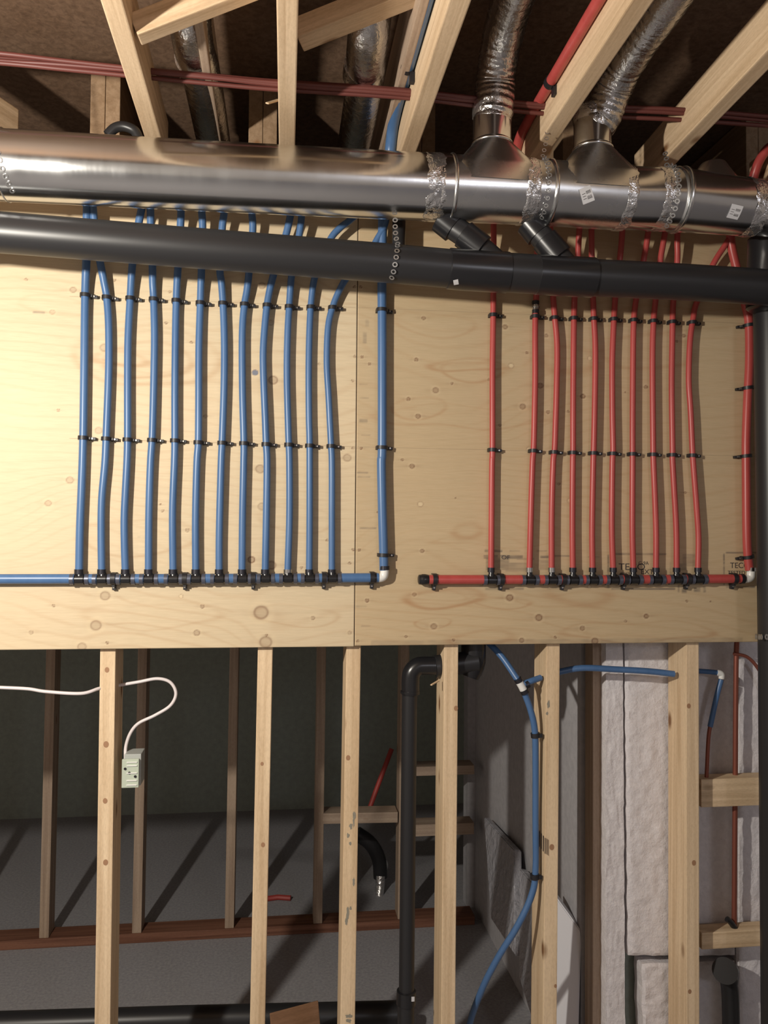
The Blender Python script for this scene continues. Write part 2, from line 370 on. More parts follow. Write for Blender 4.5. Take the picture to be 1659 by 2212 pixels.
tag(board('bottom_plate', (-1.5, SF+STD/2, .019), (1.5, SF+STD/2, .019), STD, .038, M['stud'], side=(0,1,0)), 'flat pine bottom plate under the front wall studs', 'lumber')
tag(board('top_plate', (-1.5, SF+STD/2, 2.60), (2.4, SF+STD/2, 2.60), STD, .038, M['joist'], side=(0,1,0)), 'pine top plate above the plywood behind the round metal duct', 'lumber')
# horizontal blocks on the right
x0 = P(1512, 1700, 2.16).x
tag(board('wall_blocking', (x0+.004, 2.185, P(1580,1712,2.16).z), (x0+.30, 2.185, P(1580,1712,2.16).z), .078, .05, M['stud'], side=(0,0,1)), 'upper short pine block between right stud and black pipe', 'lumber', 'pine blocks at the right')
tag(board('wall_blocking', (x0+.004, 2.185, P(1580,2030,2.16).z), (x0+.30, 2.185, P(1580,2030,2.16).z), .046, .05, M['stud'], side=(0,0,1)), 'lower thin pine block between right stud and black pipe, above the drain trap', 'lumber', 'pine blocks at the right')
o = board('wall_stud', (P(1290,1800,2.27).x, 2.30, 0), (P(1291,1400,2.27).x, 2.30, 2.6), .028, .06, M['stud_dark']); tag(o, 'thin dim stud at the left edge of the white foam', 'stud')
# ------------------------------------------------------------------ rough foam panels behind the right studs
def foam(name, quad, Y, th, label):
    """quad px corners tl,tr,br,bl on plane Y; bumpy front"""
    c = [P(*q, Y) for q in quad]; n = 40; nzr = 90
    bm = bmesh.new(); G = []
    for j in range(nzr+1):
        row = []
        for i in range(n+1):
            u, v = i/n, j/nzr
            p = c[0].lerp(c[1], u).lerp(c[3].lerp(c[2], u), v)
            e = (1 if 0 < i < n and 0 < j < nzr else 0)
            dn = mnoise.noise(p*38)*.004 + mnoise.noise(p*90)*.0025
            p = p + Vector((mnoise.noise(p*30)*.003*(1-e), dn*(1 if e else .3) + (0 if e else .006), mnoise.noise(p*34+Vector((5,5,5)))*.003*(1-e)))
            row.append(bm.verts.new(p))
        G.append(row)
    for j in range(nzr):
        for i in range(n): bm.faces.new((G[j][i], G[j+1][i], G[j+1][i+1], G[j][i+1]))
    per = [G[0][i] for i in range(n+1)] + [G[j][n] for j in range(1, nzr+1)] + [G[nzr][i] for i in range(n-1, -1, -1)] + [G[j][0] for j in range(nzr-1, 0, -1)]
    bk = [bm.verts.new(v.co + Vector((0, th, 0))) for v in per]
    for k in range(len(per)): bm.faces.new((per[k], per[(k+1) % len(per)], bk[(k+1) % len(per)], bk[k]))
    bm.faces.new(bk); bmesh.ops.recalc_face_normals(bm, faces=bm.faces)
    o = obj(name, bm, M['foam']); tag(o, label, 'foam panel'); return o
FY = 2.235
foam('foam_panel', [(1308,1330),(1346,1330),(1353,2480),(1308,2480)], FY, .05, 'narrow strip of rough white foam left of the long dark crack')
foam('foam_panel', [(1350,1330),(1590,1330),(1590,2066),(1358,2066)], FY, .05, 'tall rough white foam panel right of the dark crack')
foam('foam_panel', [(1388,2084),(1590,2078),(1590,2480),(1394,2480)], FY+.004, .05, 'lower rough foam block below the dark gap')
foam('foam_panel', [(1593,1330),(1760,1330),(1760,2480),(1593,2480)], FY, .05, 'rough foam panel behind the copper pipe at the right edge')
struct(box('wall_right_rear', (P(1300,1800,2.30).x+.02, 2.32, 0), (1.9, 2.36, 2.6), M['darkwall']))
# ------------------------------------------------------------------ joists
ZJ = 1.7+.97; JH = .105
JX = []
JP = [((-420,60),(-36,290),'leftmost joist, only its end showing at the left edge'),
      ((240,0),(325,280),'narrow ceiling joist above the left part of the round duct'),
      ((621,0),(620,300),'ceiling joist running straight back above the middle of the duct'),
      ((995,0),(892,300),'ceiling joist with the thick blue pipe clipped on its left side'),
      ((1390,0),(1188,300),'broad lit ceiling joist with the red pipe along its left side'),
      ((1659,130),(1448,349),'broad lit ceiling joist at the upper right corner')]
joists = []
for a, b, lab in JP:
    A, B = PZ(*a, ZJ), PZ(*b, ZJ); d = (A-B)/abs(A.y-B.y)
    end = B + (B-A)*((2.14-B.y)/(B.y-A.y)); near = B + (A-B)*((B.y+1.6)/(B.y-A.y))
    JX.append(end.x)
    up = Vector((0, 0, JH/2))
    o = board('ceiling_joist', near+up, end+up, .040, JH, M['joist'], side=(1,0,0), bev=.003)
    tag(o, lab, 'joist', 'ceiling joists'); joists.append((near, end))
o = board('ceiling_joist', (1.33, -1.6, ZJ+JH/2), (1.34, 2.14, ZJ+JH/2), .04, JH, M['joist']); tag(o, 'ceiling joist end showing at the right edge above the duct', 'joist', 'ceiling joists')
# double joists of the rear room, seen end on
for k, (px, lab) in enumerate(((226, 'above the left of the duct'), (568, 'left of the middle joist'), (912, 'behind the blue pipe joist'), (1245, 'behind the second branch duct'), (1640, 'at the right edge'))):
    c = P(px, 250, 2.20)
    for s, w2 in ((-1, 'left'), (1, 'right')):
        o = board('rear_joist', (c.x+s*.0195, 2.205, 2.788), (c.x+s*.0195, 5.08, 2.788), .038, .32, M['joist_shaded'])
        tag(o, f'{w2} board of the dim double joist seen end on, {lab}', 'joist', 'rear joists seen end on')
# diagonal bracing
def jx(i, y):
    n, e = joists[i]; t = (y-n.y)/(e.y-n.y); return n.lerp(e, t).x
b0 = P(302, 78, 1.62); b1 = P(600, -55, 1.60)
o = board('diagonal_brace', (jx(1,1.62)+.022, 1.62, b0.z+.012), (jx(2,1.60)-.021, 1.60, b1.z), .038, .045, M['joist'], side=(0,1,.0)); tag(o, 'diagonal brace between the left joist and the middle joist', 'brace', 'diagonal braces')
b0 = P(646, 92, 1.66); b1 = P(960, -22, 1.60)
o = board('diagonal_brace', (jx(2,1.66)+.021, 1.66, b0.z+.015), (jx(3,1.60)-.021, 1.58, b1.z), .060, .040, M['joist'], side=(0,1,0)); tag(o, 'diagonal brace between the middle joist and the blue pipe joist', 'brace', 'diagonal braces')
# ------------------------------------------------------------------ blue and red tubes
def off(y):                        # how far a tube stands off the plywood at picture height y
    if y > 645: return .0
    return .034*((645-y)/200)**1.1
BT = [
 [(190,400),(188,440),(187,545),(184,640),(182,800),(180,940),(177,1040),(173,1140),(171,1236)],
 [(196,400),(200,440),(205,490),(214,553),(225,610),(231,645),(235,705),(235,800),(230,935),(227,1000),(220,1081),(219,1160),(220,1236)],
 [(312,400),(308,440),(300,480),(287,561),(282,637),(277,732),(276,827),(276,935),(274.5,1000),(269,1108),(269,1170),(271,1236)],
 [(323,400),(325,455),(326,490),(329,564),(330,610),(332,645),(334,718),(333,800),(329.5,935),(325.5,1000),(322,1108),(321,1236)],
 [(392,400),(391,455),(390,485),(385,566),(381,650),(379,745),(378,854),(378,949),(377,1000),(373,1108),(374,1236)],
 [(433,400),(435.6,456),(437.7,489),(435.6,571),(433,655),(430,751),(429.5,872),(428.6,956),(425.6,1000),(422.6,1120),(423,1236)],
 [(488,400),(484,459),(480,494),(475,577),(479,616),(483,676),(485,751),(484,842),(480,956),(478,1000),(474,1150),(473.5,1236)],
 [(540,400),(544,459),(546,498),(538.6,580),(534,625),(528,661),(523.6,721),(524,842),(527,956),(526.6,1000),(524,1120),(523,1236)],
 [(640,400),(627.5,465),(617,510),(593,586),(582,631),(575,676),(569,751),(569.4,812),(573,902),(575,956),(577,1000),(575.4,1120),(573,1236)],
 [(655,400),(652,462),(646,510),(631,587),(626,646),(621.5,721),(620,812),(623,932),(625.4,1000),(625.4,1120),(621.5,1236)],
 [(790,440),(758,474),(735,492),(712,520),(682,592),(673,646),(669,706),(667,797),(667.6,902),(669,962),(669,1120),(668,1236)],
 [(835,470),(812,522),(790,558),(751,598),(734.5,625),(719.5,661),(709,706),(706,782),(710,857),(715,956),(717,1000),(717,1120),(717,1236)],
]
BW = [16.5,15.5,15.5,15.5,15.5,15.5,15.5,15.5,15.5,15.0,14.5,14.5]
WH = ['leftmost','second','third','fourth','fifth','sixth','seventh','eighth','ninth','tenth','eleventh','twelfth']
RT = [
 [(1066,470),(1066,560),(1065.6,623),(1065.6,680),(1064,800),(1064,970),(1063,1000),(1062,1108),(1061,1232)],
 [(1161,470),(1160,545),(1158.6,634),(1157,664),(1156,718),(1156,827),(1153,962),(1150.5,1000),(1147,1108),(1143.7,1232)],
 [(1188,470),(1190,560),(1194.5,637),(1198.5,686),(1203.4,745),(1202.6,827),(1198.5,962),(1195,1000),(1192,1108),(1191.7,1232)],
 [(1252,470),(1250,520),(1247,580),(1241.5,639),(1240,688),(1238.7,780),(1238,890),(1238,976),(1237.4,1000),(1236.5,1138),(1237.4,1232)],
 [(1277,470),(1278,540),(1280,600),(1280.8,639),(1283,688),(1286,752),(1285,863),(1282.5,973),(1281.6,1000),(1279,1138),(1280,1232)],
 [(1345,470),(1342,530),(1334,600),(1328.7,647),(1326,697),(1322.6,780),(1323,890),(1324.5,973),(1323,1000),(1321.7,1138),(1324.5,1232)],
 [(1402,470),(1398,518),(1390,563),(1374,647),(1369,697),(1367.4,780),(1366.6,918),(1366.6,1000),(1366,1138),(1368,1232)],
 [(1440,470),(1434,518),(1426,565),(1416,650),(1411.7,697),(1409.5,780),(1411,973),(1411.7,1000),(1417,1138),(1417,1232)],
 [(1464,470),(1463,518),(1463,565),(1454.6,650),(1453,697),(1451,835),(1453,973),(1453,1000),(1460.6,1138),(1461.5,1232)],
 [(1590,480),(1571,522),(1540,572),(1504.4,655),(1497.5,688),(1490.5,738),(1487.8,821),(1492,890),(1496,979),(1497.5,1000),(1505.8,1110),(1509,1166),(1507.7,1232)],
]
def pexpath(pts, r):
    out = [P(x, y, WY-.0065-r-off(y)) for x, y in pts]
    t = out[0]; return [Vector((t.x+.01, WY+.09, 2.66)), Vector((t.x, t.y+.02, 2.648))] + out
def crimp(par, px, py, r, hh=.007, mt=None):
    c = P(px, py, WY-.0065-r)
    return cyl('crimp_ring', c-Vector((0,0,hh)), c+Vector((0,0,hh)), r+.0018, mt or M['ring'], par)
def at_y(pts, y):
    q = sorted(pts, key=lambda p: p[1])
    return float(np.interp(y, [p[1] for p in q], [p[0] for p in q]))
def make_tube(pts, wpx, mt, colour, lab, grp, ys, bright=False):
    p1 = P(*pts[-1], WY); r = wpx/2*(WY/F)*1.0
    t = thing('pex_tube', lab, 'pipe', p1, grp)
    tube('tube', pexpath(pts, r), r, mt, t, 6, 14)
    crimp(t, pts[-1][0], pts[-1][1]-1, r, .006, M['brass'] if bright else None)
    return r
def clip(px, py, r, lab, grp, rot=0.0, size=1.05, tab=.015, yoff=0.0, parent=None):
    """half hoop over the tube with a nailing tab at one side"""
    c = P(px, py, WY - .0065 - r - yoff); bw = .0045*size
    t = thing('pipe_clip', lab, 'clip', c, grp)
    bm = bmesh.new(); n = 14; ri = r+.0006; ro = r+.0034; rows = []
    dW = WY - c.y
    prof = [(-math.cos(math.pi*k/n)*1.0, -math.sin(math.pi*k/n)) for k in range(n+1)]
    inner = [Vector((x*ri, y*ri)) for x, y in prof]; outer = [Vector((x*ro, y*ro)) for x, y in prof]
    inner = [Vector((-ri, dW))] + inner + [Vector((ri, dW))]; outer = [Vector((-ro, dW))] + outer + [Vector((ro, dW))]
    vs_ = [[bm.verts.new((p.x, p.y, s*bw)) for s in (-1, 1)] for p in inner]; vo = [[bm.verts.new((p.x, p.y, s*bw)) for s in (-1, 1)] for p in outer]
    for k in range(len(vs_)-1):
        bm.faces.new((vo[k][0], vo[k][1], vo[k+1][1], vo[k+1][0])); bm.faces.new((vs_[k][1], vs_[k][0], vs_[k+1][0], vs_[k+1][1]))
        for s in (0, 1): bm.faces.new((vs_[k][s], vo[k][s], vo[k+1][s], vs_[k+1][s]))
    bmesh.ops.recalc_face_normals(bm, faces=bm.faces)
    o = obj('hoop', bm, M['clip']); o.parent = t
    bm = bmesh.new(); add_box(bm, (ro-.001, dW-.011, -bw*.8), (ro+tab, dW-.0003, bw*.8), .001); add_box(bm, (ro-.001, -.002, -bw*.7), (ro+.004, dW-.004, bw*.7), .0008)
    o2 = obj('tab', bm, M['clip'], None, False); o2.parent = t
    bm = bmesh.new(); add_tube(bm, [(ro+tab*.45, dW-.014, 0), (ro+tab*.45, dW-.009, 0)], .0022, 10)
    o3 = obj('nail', bm, M['nail']); o3.parent = o2
    t.rotation_euler = (0, rot, 0); return t
UY = [638,643,645,647,650,655,656,658,660,663,664,665]; LY = [946,948,950,951,952,956,957,958,960,961,963,964]
UYR = [681,684,687,688,689,690,692,694,696,697]; LYR = [972,974,977,978,979,980,981,982,983,984]
for k, pts in enumerate(BT):
    desc = {0:'standing slightly apart by the bare plywood', 1:'bulging right at the upper clip', 11:'curving strongly right under the black drain', 10:'left of the strongly curved one', 8:'bowed left between its clips'}.get(k, 'running down to the manifold')
    r = make_tube(pts, BW[k], M['blue'], 'blue', f'{WH[k]} thin blue tube from the left, {desc}', 'thin blue tubes on the plywood', None, k == 9)
    rr = lambda y: math.atan2(at_y(pts, y+15)-at_y(pts, y-15), 30)
    clip(at_y(pts, UY[k])+.3, UY[k], r, f'upper black clip on the {WH[k]} thin blue tube', 'clips on the blue tubes', .03)
    clip(at_y(pts, LY[k])+.3, LY[k], r, f'lower black clip on the {WH[k]} thin blue tube', 'clips on the blue tubes', .03)
for k, pts in enumerate(RT):
    desc = {0:'standing apart from the rest', 1:'with a bright coupling near its upper clip', 9:'last before the thick red pipe, bent outward'}.get(k, 'running down to the red manifold')
    r = make_tube(pts, 13.2, M['red'], 'red', f'{WH[k]} thin red tube from the left, {desc}', 'thin red tubes on the plywood', None, k in (1, 2))
    clip(at_y(pts, UYR[k])+.3, UYR[k], r, f'upper black clip on the {WH[k]} thin red tube', 'clips on the red tubes', .03)
    clip(at_y(pts, LYR[k])+.3, LYR[k], r, f'lower black clip on the {WH[k]} thin red tube', 'clips on the red tubes', .03)
# coupling on the second red tube
c = P(1157, 664, WY-.0065-.008)
t = thing('tube_coupling', 'small bright coupling with black rings on the second red tube', 'fitting', c)
for dz in (.012, -.012): cyl('crimp_ring', c+Vector((0,0,dz-.005)), c+Vector((0,0,dz+.005)), .0098, M['blackfit'], t)
cyl('sleeve', c-Vector((0,0,.0065)), c+Vector((0,0,.0065)), .0086, M['brass'], t); cyl('bead', c-Vector((0,0,.0015)), c+Vector((0,0,.0015)), .0115, M['brass'], t)
# thick blue and red verticals
BB = [(826,440),(826.5,471),(825,601),(825.6,721),(825.6,962),(824,1000),(826,1100),(828,1170),(829.5,1232)]
RB = [(1576,470),(1579,525),(1590,575),(1609.5,655),(1617.8,697),(1619,780),(1615,863),(1612,946),(1612,1000),(1613.7,1166),(1619,1232)]
MY = WY-.0065-.0125
def manifold(name, lab, mt, xs, y, xa, xb, elbow_x, clips, grp, endcap=None, ylist=None):
    r = .0122
    yy = lambda x: np.interp(x, [p[0] for p in ylist], [p[1] for p in ylist])
    A, B = P(xa, yy(xa), MY), P(xb, yy(xb), MY)
    t = thing(name, lab, 'manifold', (A+B)/2)
    stops = [xa] + sum([[x-11, x+12] for x in xs], []) + [xb]
    for i in range(0, len(stops), 2):
        if stops[i+1]-stops[i] > 1: cyl('pipe_segment', P(stops[i], yy(stops[i]), MY), P(stops[i+1], yy(stops[i+1]), MY), r, mt, t)
    for x in xs:
        c = P(x, yy(x)+1, MY); bm = bmesh.new()
        ax = (P(x+10, yy(x+10), MY)-P(x-10, yy(x-10), MY)).normalized()
        add_tube(bm, [c-ax*.019, c+ax*.019], .0098, 14)
        add_tube(bm, [c-ax*.010, c+ax*.010], .0125, 14)
        add_tube(bm, [c, c+Vector((0,.003,.0135))], .0105, 14); add_tube(bm, [c+Vector((0,.0015,.012)), c+Vector((0,.003,.020))], .0078, 14)
        bmesh.ops.recalc_face_normals(bm, faces=bm.faces)
        keep(obj('tee_fitting', bm, M['blackfit']), t)
        for s in (-1, 1):
            cc = c + ax*.0182*s; cyl('crimp_ring', cc-ax*.0045, cc+ax*.0045, r+.0016, M['ring2'], t)
    if endcap:
        c = P(endcap, yy(endcap), MY); bm = bmesh.new()
        add_tube(bm, [c+Vector((x, 0, 0)) for x in (-.011,-.009,-.002,0,.008,.017)], [.008,.0125,.0135,.0145,.0145,.0125], 18)
        keep(obj('end_cap', bm, M['blackfit']), t)
    # white elbow at the far end
    e = P(elbow_x, yy(elbow_x)-2, MY); bm = bmesh.new()
    pth = smooth_path([e+Vector((-.024,0,-.003)), e+Vector((-.010,0,-.003)), e+Vector((-.0005,0,.0015)), e+Vector((.002,0,.013)), e+Vector((.002,0,.024))], 5)
    add_tube(bm, pth, .0112, 18); bmesh.ops.recalc_face_normals(bm, faces=bm.faces)
    keep(obj('elbow', bm, M['white']), t)
    ax = Vector((1,0,0)); cc = e+Vector((-.024,0,-.003)); cyl('crimp_ring', cc-ax*.006, cc+ax*.004, r+.0016, M['ring'], t)
    cc = e+Vector((.002,0,.021)); cyl('crimp_ring', cc-Vector((0,0,.003)), cc+Vector((0,0,.007)), .0132, M['ring'] if mt is M['blue'] else M['brass'], t)
    for i, cx in enumerate(clips):
        p = P(cx, yy(cx), MY)
        q = clip(cx, yy(cx), .0122, f'black clip on the {grp} manifold, {WH[i]} of its clips from the left', f'clips on the {grp} manifold', math.pi/2, 1.25, .013)
    return t
manifold('pex_manifold', 'horizontal blue manifold pipe with black tees under the blue tubes', M['blue'], [p[-1][0]+1 for p in BT], 1250, -120, 818, 829, [245,399,547,700,804], 'blue', None, [(-120,1251),(400,1250),(830,1248)])
manifold('pex_manifold', 'horizontal red manifold pipe with black tees under the red tubes', M['red'], [p[-1][0]+1 for p in RT], 1251, 916, 1606, 1621, [939,1083,1217,1350,1486,1586], 'red', 912, [(900,1252),(1300,1252),(1622,1250)])
for pts, mt, col, ys, w_ in ((BB, M['blue'], 'blue', (670, 967, 1199), 20), (RB, M['red'], 'red', (703, 838, 985, 1203), 19.5)):
    r = w_/2*PXM
    t = thing('supply_pipe', f'thick {col} pipe rising from the white elbow of the {col} manifold', 'pipe', P(*pts[-1], WY))
    q = [P(x, y, WY-.0065-r-off(y)*.8) for x, y in pts]; q = [Vector((q[0].x, WY+.10, 2.668)), Vector((q[0].x, WY-.012, 2.652))] + q
    tube('tube', q, r, mt, t, 6, 18)
    for i, y in enumerate(ys): clip(at_y(pts, y), y, r, f'black clip on the thick {col} pipe, {WH[i]} from the top'.replace('leftmost', 'uppermost'), f'clips on the thick {col} pipe', (.03 if col == 'blue' else math.pi-.10 if i < 3 else math.pi-.2), 1.0, .014)
# pencil guide lines where the clips sit
def pencil(pts, par):
    bm = bmesh.new(); pp = [P(x, y, WY-.0003) for x, y in pts]
    for a, b in zip(pp, pp[1:]):
        vs4 = [bm.verts.new(p+Vector((0,0,s*.0004))) for p, s in ((a,-1),(b,-1),(b,1),(a,1))]; bm.faces.new(vs4)
    keep(obj('pencil_line', bm, M['pencil'], None, False), par)
M['pencil'] = mat('pencil_mark', (.36,.27,.17), .8)
pencil([(150,640),(768,664)], pl); pencil([(772,664),(1640,700)], pr); pencil([(150,947),(768,965)], pl); pencil([(772,965),(1640,986)], pr)
# ------------------------------------------------------------------ round metal duct
DY = 1.86
ctr = [(-120,348),(0,356),(480,381),(950,405)]
def dctr(x): return P(x, np.interp(x, [-120,0,480,950,1180,1340,1460,1620,1760,2300], [349,357,383,406,417,428,432,449,461,503]), DY)
def drad(x): return .0755 if x < 1465 else .0755-.007*min(1,(x-1465)/150)
duct = thing('round_duct', 'long round galvanized metal duct running across under the joists', 'duct', dctr(480))
def seg(name, xs, mt, k=1.0, rr=None, sg=48):
    bm = bmesh.new(); pts = [dctr(x) for x in xs]; add_tube(bm, pts, [(rr[i] if rr else drad(x)*k) for i, x in enumerate(xs)], sg)
    o = obj(name, bm, mt); bmesh_fix(o); keep(o, duct); return o
seg('duct_section', [-260,-120,0,200,480,700,974], M['duct'])
seg('duct_section', [972,1060,1130], M['wye'], .99)
seg('duct_section', [1128,1165,1184], M['duct'], .965)
seg('duct_section', [1186,1260,1345], M['wye'], .99)
seg('duct_section', [1343,1400,1466], M['duct'], .97)
seg('duct_section', [1464,1540,1622], M['duct'], .98)
seg('duct_section', [1618,1690,1800,2300], M['duct'], .93)
def bead(x, k=1.04, w=3):
    o = seg('joint_bead', [x-w,x-w*.6,x,x+w*.6,x+w], M['wye'], 1, [drad(x)*q for q in (1.0,k,k*1.01,k,1.0)]); return o
bead(973, 1.03, 4); bead(1183, 1.03, 4); bead(1466, 1.035, 4); bead(1456, 1.01, 2); bead(12, 1.02, 2)
def tape(x0, x1, k=1.012, seed=0):
    n = 10; sg = 96; bm = bmesh.new(); rings = []
    for i in range(n+1):
        x = x0+(x1-x0)*i/n; c = dctr(x); ring = []
        for j in range(sg):
            a = 2*math.pi*j/sg
            d = Vector((0, math.cos(a), math.sin(a))); q = c + d*drad(x)*k
            f = mnoise.noise(q*55+Vector((seed, 0, 0)))*.0022 + abs(mnoise.noise(q*120))*.0016
            e = mnoise.noise(q*70+Vector((9, seed, 0)))*.006 if i in (0, n) else 0
            ring.append(bm.verts.new(q + d*(f-(.0012 if i in (0, n) else 0)) + Vector((e, 0, 0))))
        rings.append(ring)
    for a, b in zip(rings, rings[1:]):
        for j in range(sg): bm.faces.new((a[j], a[(j+1) % sg], b[(j+1) % sg], b[j]))
    bmesh.ops.recalc_face_normals(bm, faces=bm.faces)
    o = obj('tape_band', bm, M['foil']); keep(o, duct); return o
tape(912, 952, 1.006, 1); tape(1120, 1150, 1.005, 2); tape(1330, 1352, 1.005, 3); tape(1408, 1440, .975, 4); tape(1602, 1632, 1.0, 5)
def branch(cx, X, ztop, lab, fpts, tlab):
    """saddle cone rising from the duct to a collar"""
    c = dctr(cx); c = Vector((X, c.y, c.z)); bm = bmesh.new(); rows = []; n = 48
    zt_ = ztop; N = 10
    for i in range(N+1):
        z = c.z - .004 if i == 0 else c.z+.034 + (zt_-c.z-.034)*(i-1)/(N-1)
        t = 0 if i == 0 else (i-1)/(N-1)
        rx = .104*(1-t)+.0465*t + (.006 if i == 0 else 0); ry = .0758*(1-t)+.0465*t + (.001 if i == 0 else 0)
        pw = 2+2.6*(1-t)
        rows.append([bm.verts.new((X+rx*math.copysign(abs(math.cos(a))**(2/pw), math.cos(a)), c.y+ry*math.copysign(abs(math.sin(a))**(2/pw), math.sin(a))+0*t, z)) for a in [2*math.pi*k/n for k in range(n)]])
    for a, b in zip(rows, rows[1:]):
        for k in range(n): bm.faces.new((a[k], a[(k+1) % n], b[(k+1) % n], b[k]))
    w = obj('branch_cone', bm, M['wye']); keep(w, duct)
    bm = bmesh.new(); q = Vector((X, c.y, zt_))
    add_tube(bm, [q+Vector((0,0,z)) for z in (-.006,-.003,0,.003,.006,.075)], [.045,.049,.050,.049,.0455,.0455], 36)
    col = obj('collar', bm, M['duct']); bmesh_fix(col); keep(col, duct)
    f = thing('flex_branch_duct', tlab, 'duct', q+Vector((0,0,.07)), 'foil branch ducts')
    pts = smooth_path([q+Vector((0,0,.060))] + [Vector(p) for p in fpts], 40)
    bm = bmesh.new(); L = 0; rr = []
    for i, p in enumerate(pts):
        if i: L += (p-pts[i-1]).length
        rr.append(.0465+.0006*math.sin(L*2*math.pi/.016)*(1 if L < .16 else .25) + .0022*mnoise.noise(p*30) + .0012*mnoise.noise(p*90))
    add_tube(bm, pts, rr, 40); o = obj('flex_duct', bm, M['flex']); bmesh_fix(o); keep(o, f)
    bm = bmesh.new(); add_tube(bm, [q+Vector((0,0,z)) for z in (.066,.072,.082,.092,.098)], [.0462,.0475,.0482,.0478,.0465], 36)
    for v in bm.verts: v.co += Vector((mnoise.noise(v.co*90), mnoise.noise(v.co*90+Vector((3,3,3))), mnoise.noise(v.co*60))) * .002
    o = obj('foil_tape', bm, M['foil']); bmesh_fix(o); keep(o, f)
X1 = P(1063, 300, DY).x; X2 = P(1277, 310, DY).x+.004
branch(1060, X1, P(1063, 314, DY).z, '', [(X1+.003,DY-.005,2.72),(X1+.004,DY-.02,2.79),(X1+.002,DY-.10,2.855),(X1-.004,DY-.28,2.88),(X1-.01,1.2,2.88),(X1-.01,.3,2.88)], 'foil branch duct rising from the first collar between two joists')
branch(1275, X2, P(1277, 325, DY).z, '', [(X2+.02,DY-.01,2.72),(X2+.035,DY-.05,2.78),(X2+.042,DY-.14,2.81),(X2+.045,DY-.30,2.82),(X2+.045,1.2,2.83),(X2+.045,.3,2.83)], 'foil branch duct rising from the second collar beside the broad joist')
# dim saddle on the last section, in the shade
X3 = P(1545, 400, DY).x; c3 = dctr(1545); bm = bmesh.new(); rows = []
for i in range(7):
    t = i/6; z = c3.z + (.104)*t; rx = .115*(1-t)+.03*t; ry = .07*(1-t)+.03*t
    rows.append([bm.verts.new((X3+rx*math.cos(a), DY+.01+ry*math.sin(a), z)) for a in [2*math.pi*k/40 for k in range(40)]])
for a, b in zip(rows, rows[1:]):
    for k in range(40): bm.faces.new((a[k], a[(k+1)%40], b[(k+1)%40], b[k]))
bm.faces.new(rows[-1]); keep(obj('branch_cone', bm, M['wye']), duct)
# paper stickers with bar marks
def sticker(px, py, wpx, hpx, ang, parent, name='paper_sticker', Y=None, rad=None, bars=True):
    ax = dctr(px) if rad is None else rad[0]; R = drad(px)*1.0 if rad is None else rad[1]
    d = ray(px, py); # hit the cylinder around X
    oy, oz = CAM.y-ax.y, CAM.z-ax.z; A = d.y**2+d.z**2; B = 2*(oy*d.y+oz*d.z); Cc = oy*oy+oz*oz-(R+.0012)**2
    disc = B*B-4*A*Cc
    if disc < 0: return
    tt = (-B-math.sqrt(disc))/(2*A); p = CAM+d*tt; nrm = Vector((0, p.y-ax.y, p.z-ax.z)).normalized()
    ux = Vector((1,0,0)); uz = nrm.cross(ux); uz = -uz if uz.z < 0 else uz
    s = math.sin(ang); c_ = math.cos(ang); a = ux*c_+uz*s; b = uz*c_-ux*s
    k = p.y/F; bm = bmesh.new(); N = 6
    def surf(u, v, lift):
        q = p + a*u + b*v; r_ = Vector((0, q.y-ax.y, q.z-ax.z)); return Vector((q.x, ax.y, ax.z)) + r_.normalized()*(R+.0012+lift)
    g = [[bm.verts.new(surf((i/N-.5)*wpx*k, (j/N-.5)*hpx*k, 0)) for i in range(N+1)] for j in range(N+1)]
    for j in range(N):
        for i in range(N): bm.faces.new((g[j][i], g[j][i+1], g[j+1][i+1], g[j+1][i]))
    o = obj(name, bm, M['paper']); keep(o, parent)
    if bars:
        bm = bmesh.new()
        for i in range(7):
            u0 = -.02+i*.06; wd = .035 if i % 2 else .025
            q = [surf(u*wpx*k, v*hpx*k, .0004) for u, v in ((u0, -.28), (u0+wd, -.28), (u0+wd, .24), (u0, .24))]
            bm.faces.new([bm.verts.new(x) for x in q])
        for i in range(3):
            q = [surf(u*wpx*k, v*hpx*k, .0004) for u, v in ((-.38, -.2+i*.16), (-.1, -.2+i*.16), (-.1, -.17+i*.16), (-.38, -.17+i*.16))]
            bm.faces.new([bm.verts.new(x) for x in q])
        b2 = obj('bar_code', bm, M['ink'], None, False); keep(b2, o)
    return o
sticker(1268, 421, 28, 36, .45, duct); sticker(1588, 458, 30, 32, -.15, duct)
# ------------------------------------------------------------------ dim metal ducts in the shaded bays
for (a, b, lab) in (((408,90,1.75),(425,300,2.4),'dim metal duct in the joist bay left of the middle joist'), ((800,110,1.72),(800,300,2.4),'dim metal duct in the joist bay left of the blue pipe')):
    p0 = P(a[0], a[1], a[2]); p1 = P(b[0], b[1], b[2]); p0.z = 2.80; p1.z = 2.80
    p0 = Vector((p0.x, a[2], 2.80)); 
    t = thing('bay_duct', lab, 'duct', p0, 'dim ducts between the joists')
    tube('duct_pipe', [p0+Vector((0,-.02,.10)), p0+Vector((0,.0,.03)), p0+Vector((0,.08,0)), Vector((p0.x+.01, 2.1, 2.79)), Vector((p0.x+.01, 3.6, 2.79))], .046, M['flex'], t, 10, 32)
    tube('tape_band', [p0+Vector((0,.13,-.001)), p0+Vector((0.001,.18,-.001))], .048, M['foil'], t, 1, 32)
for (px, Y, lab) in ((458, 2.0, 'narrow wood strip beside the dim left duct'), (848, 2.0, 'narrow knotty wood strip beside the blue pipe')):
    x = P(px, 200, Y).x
    o = board('wood_strip', (x, .6, 2.83), (x, 2.5, 2.83), .019, .16, M['stud_dark']); tag(o, lab, 'lumber')
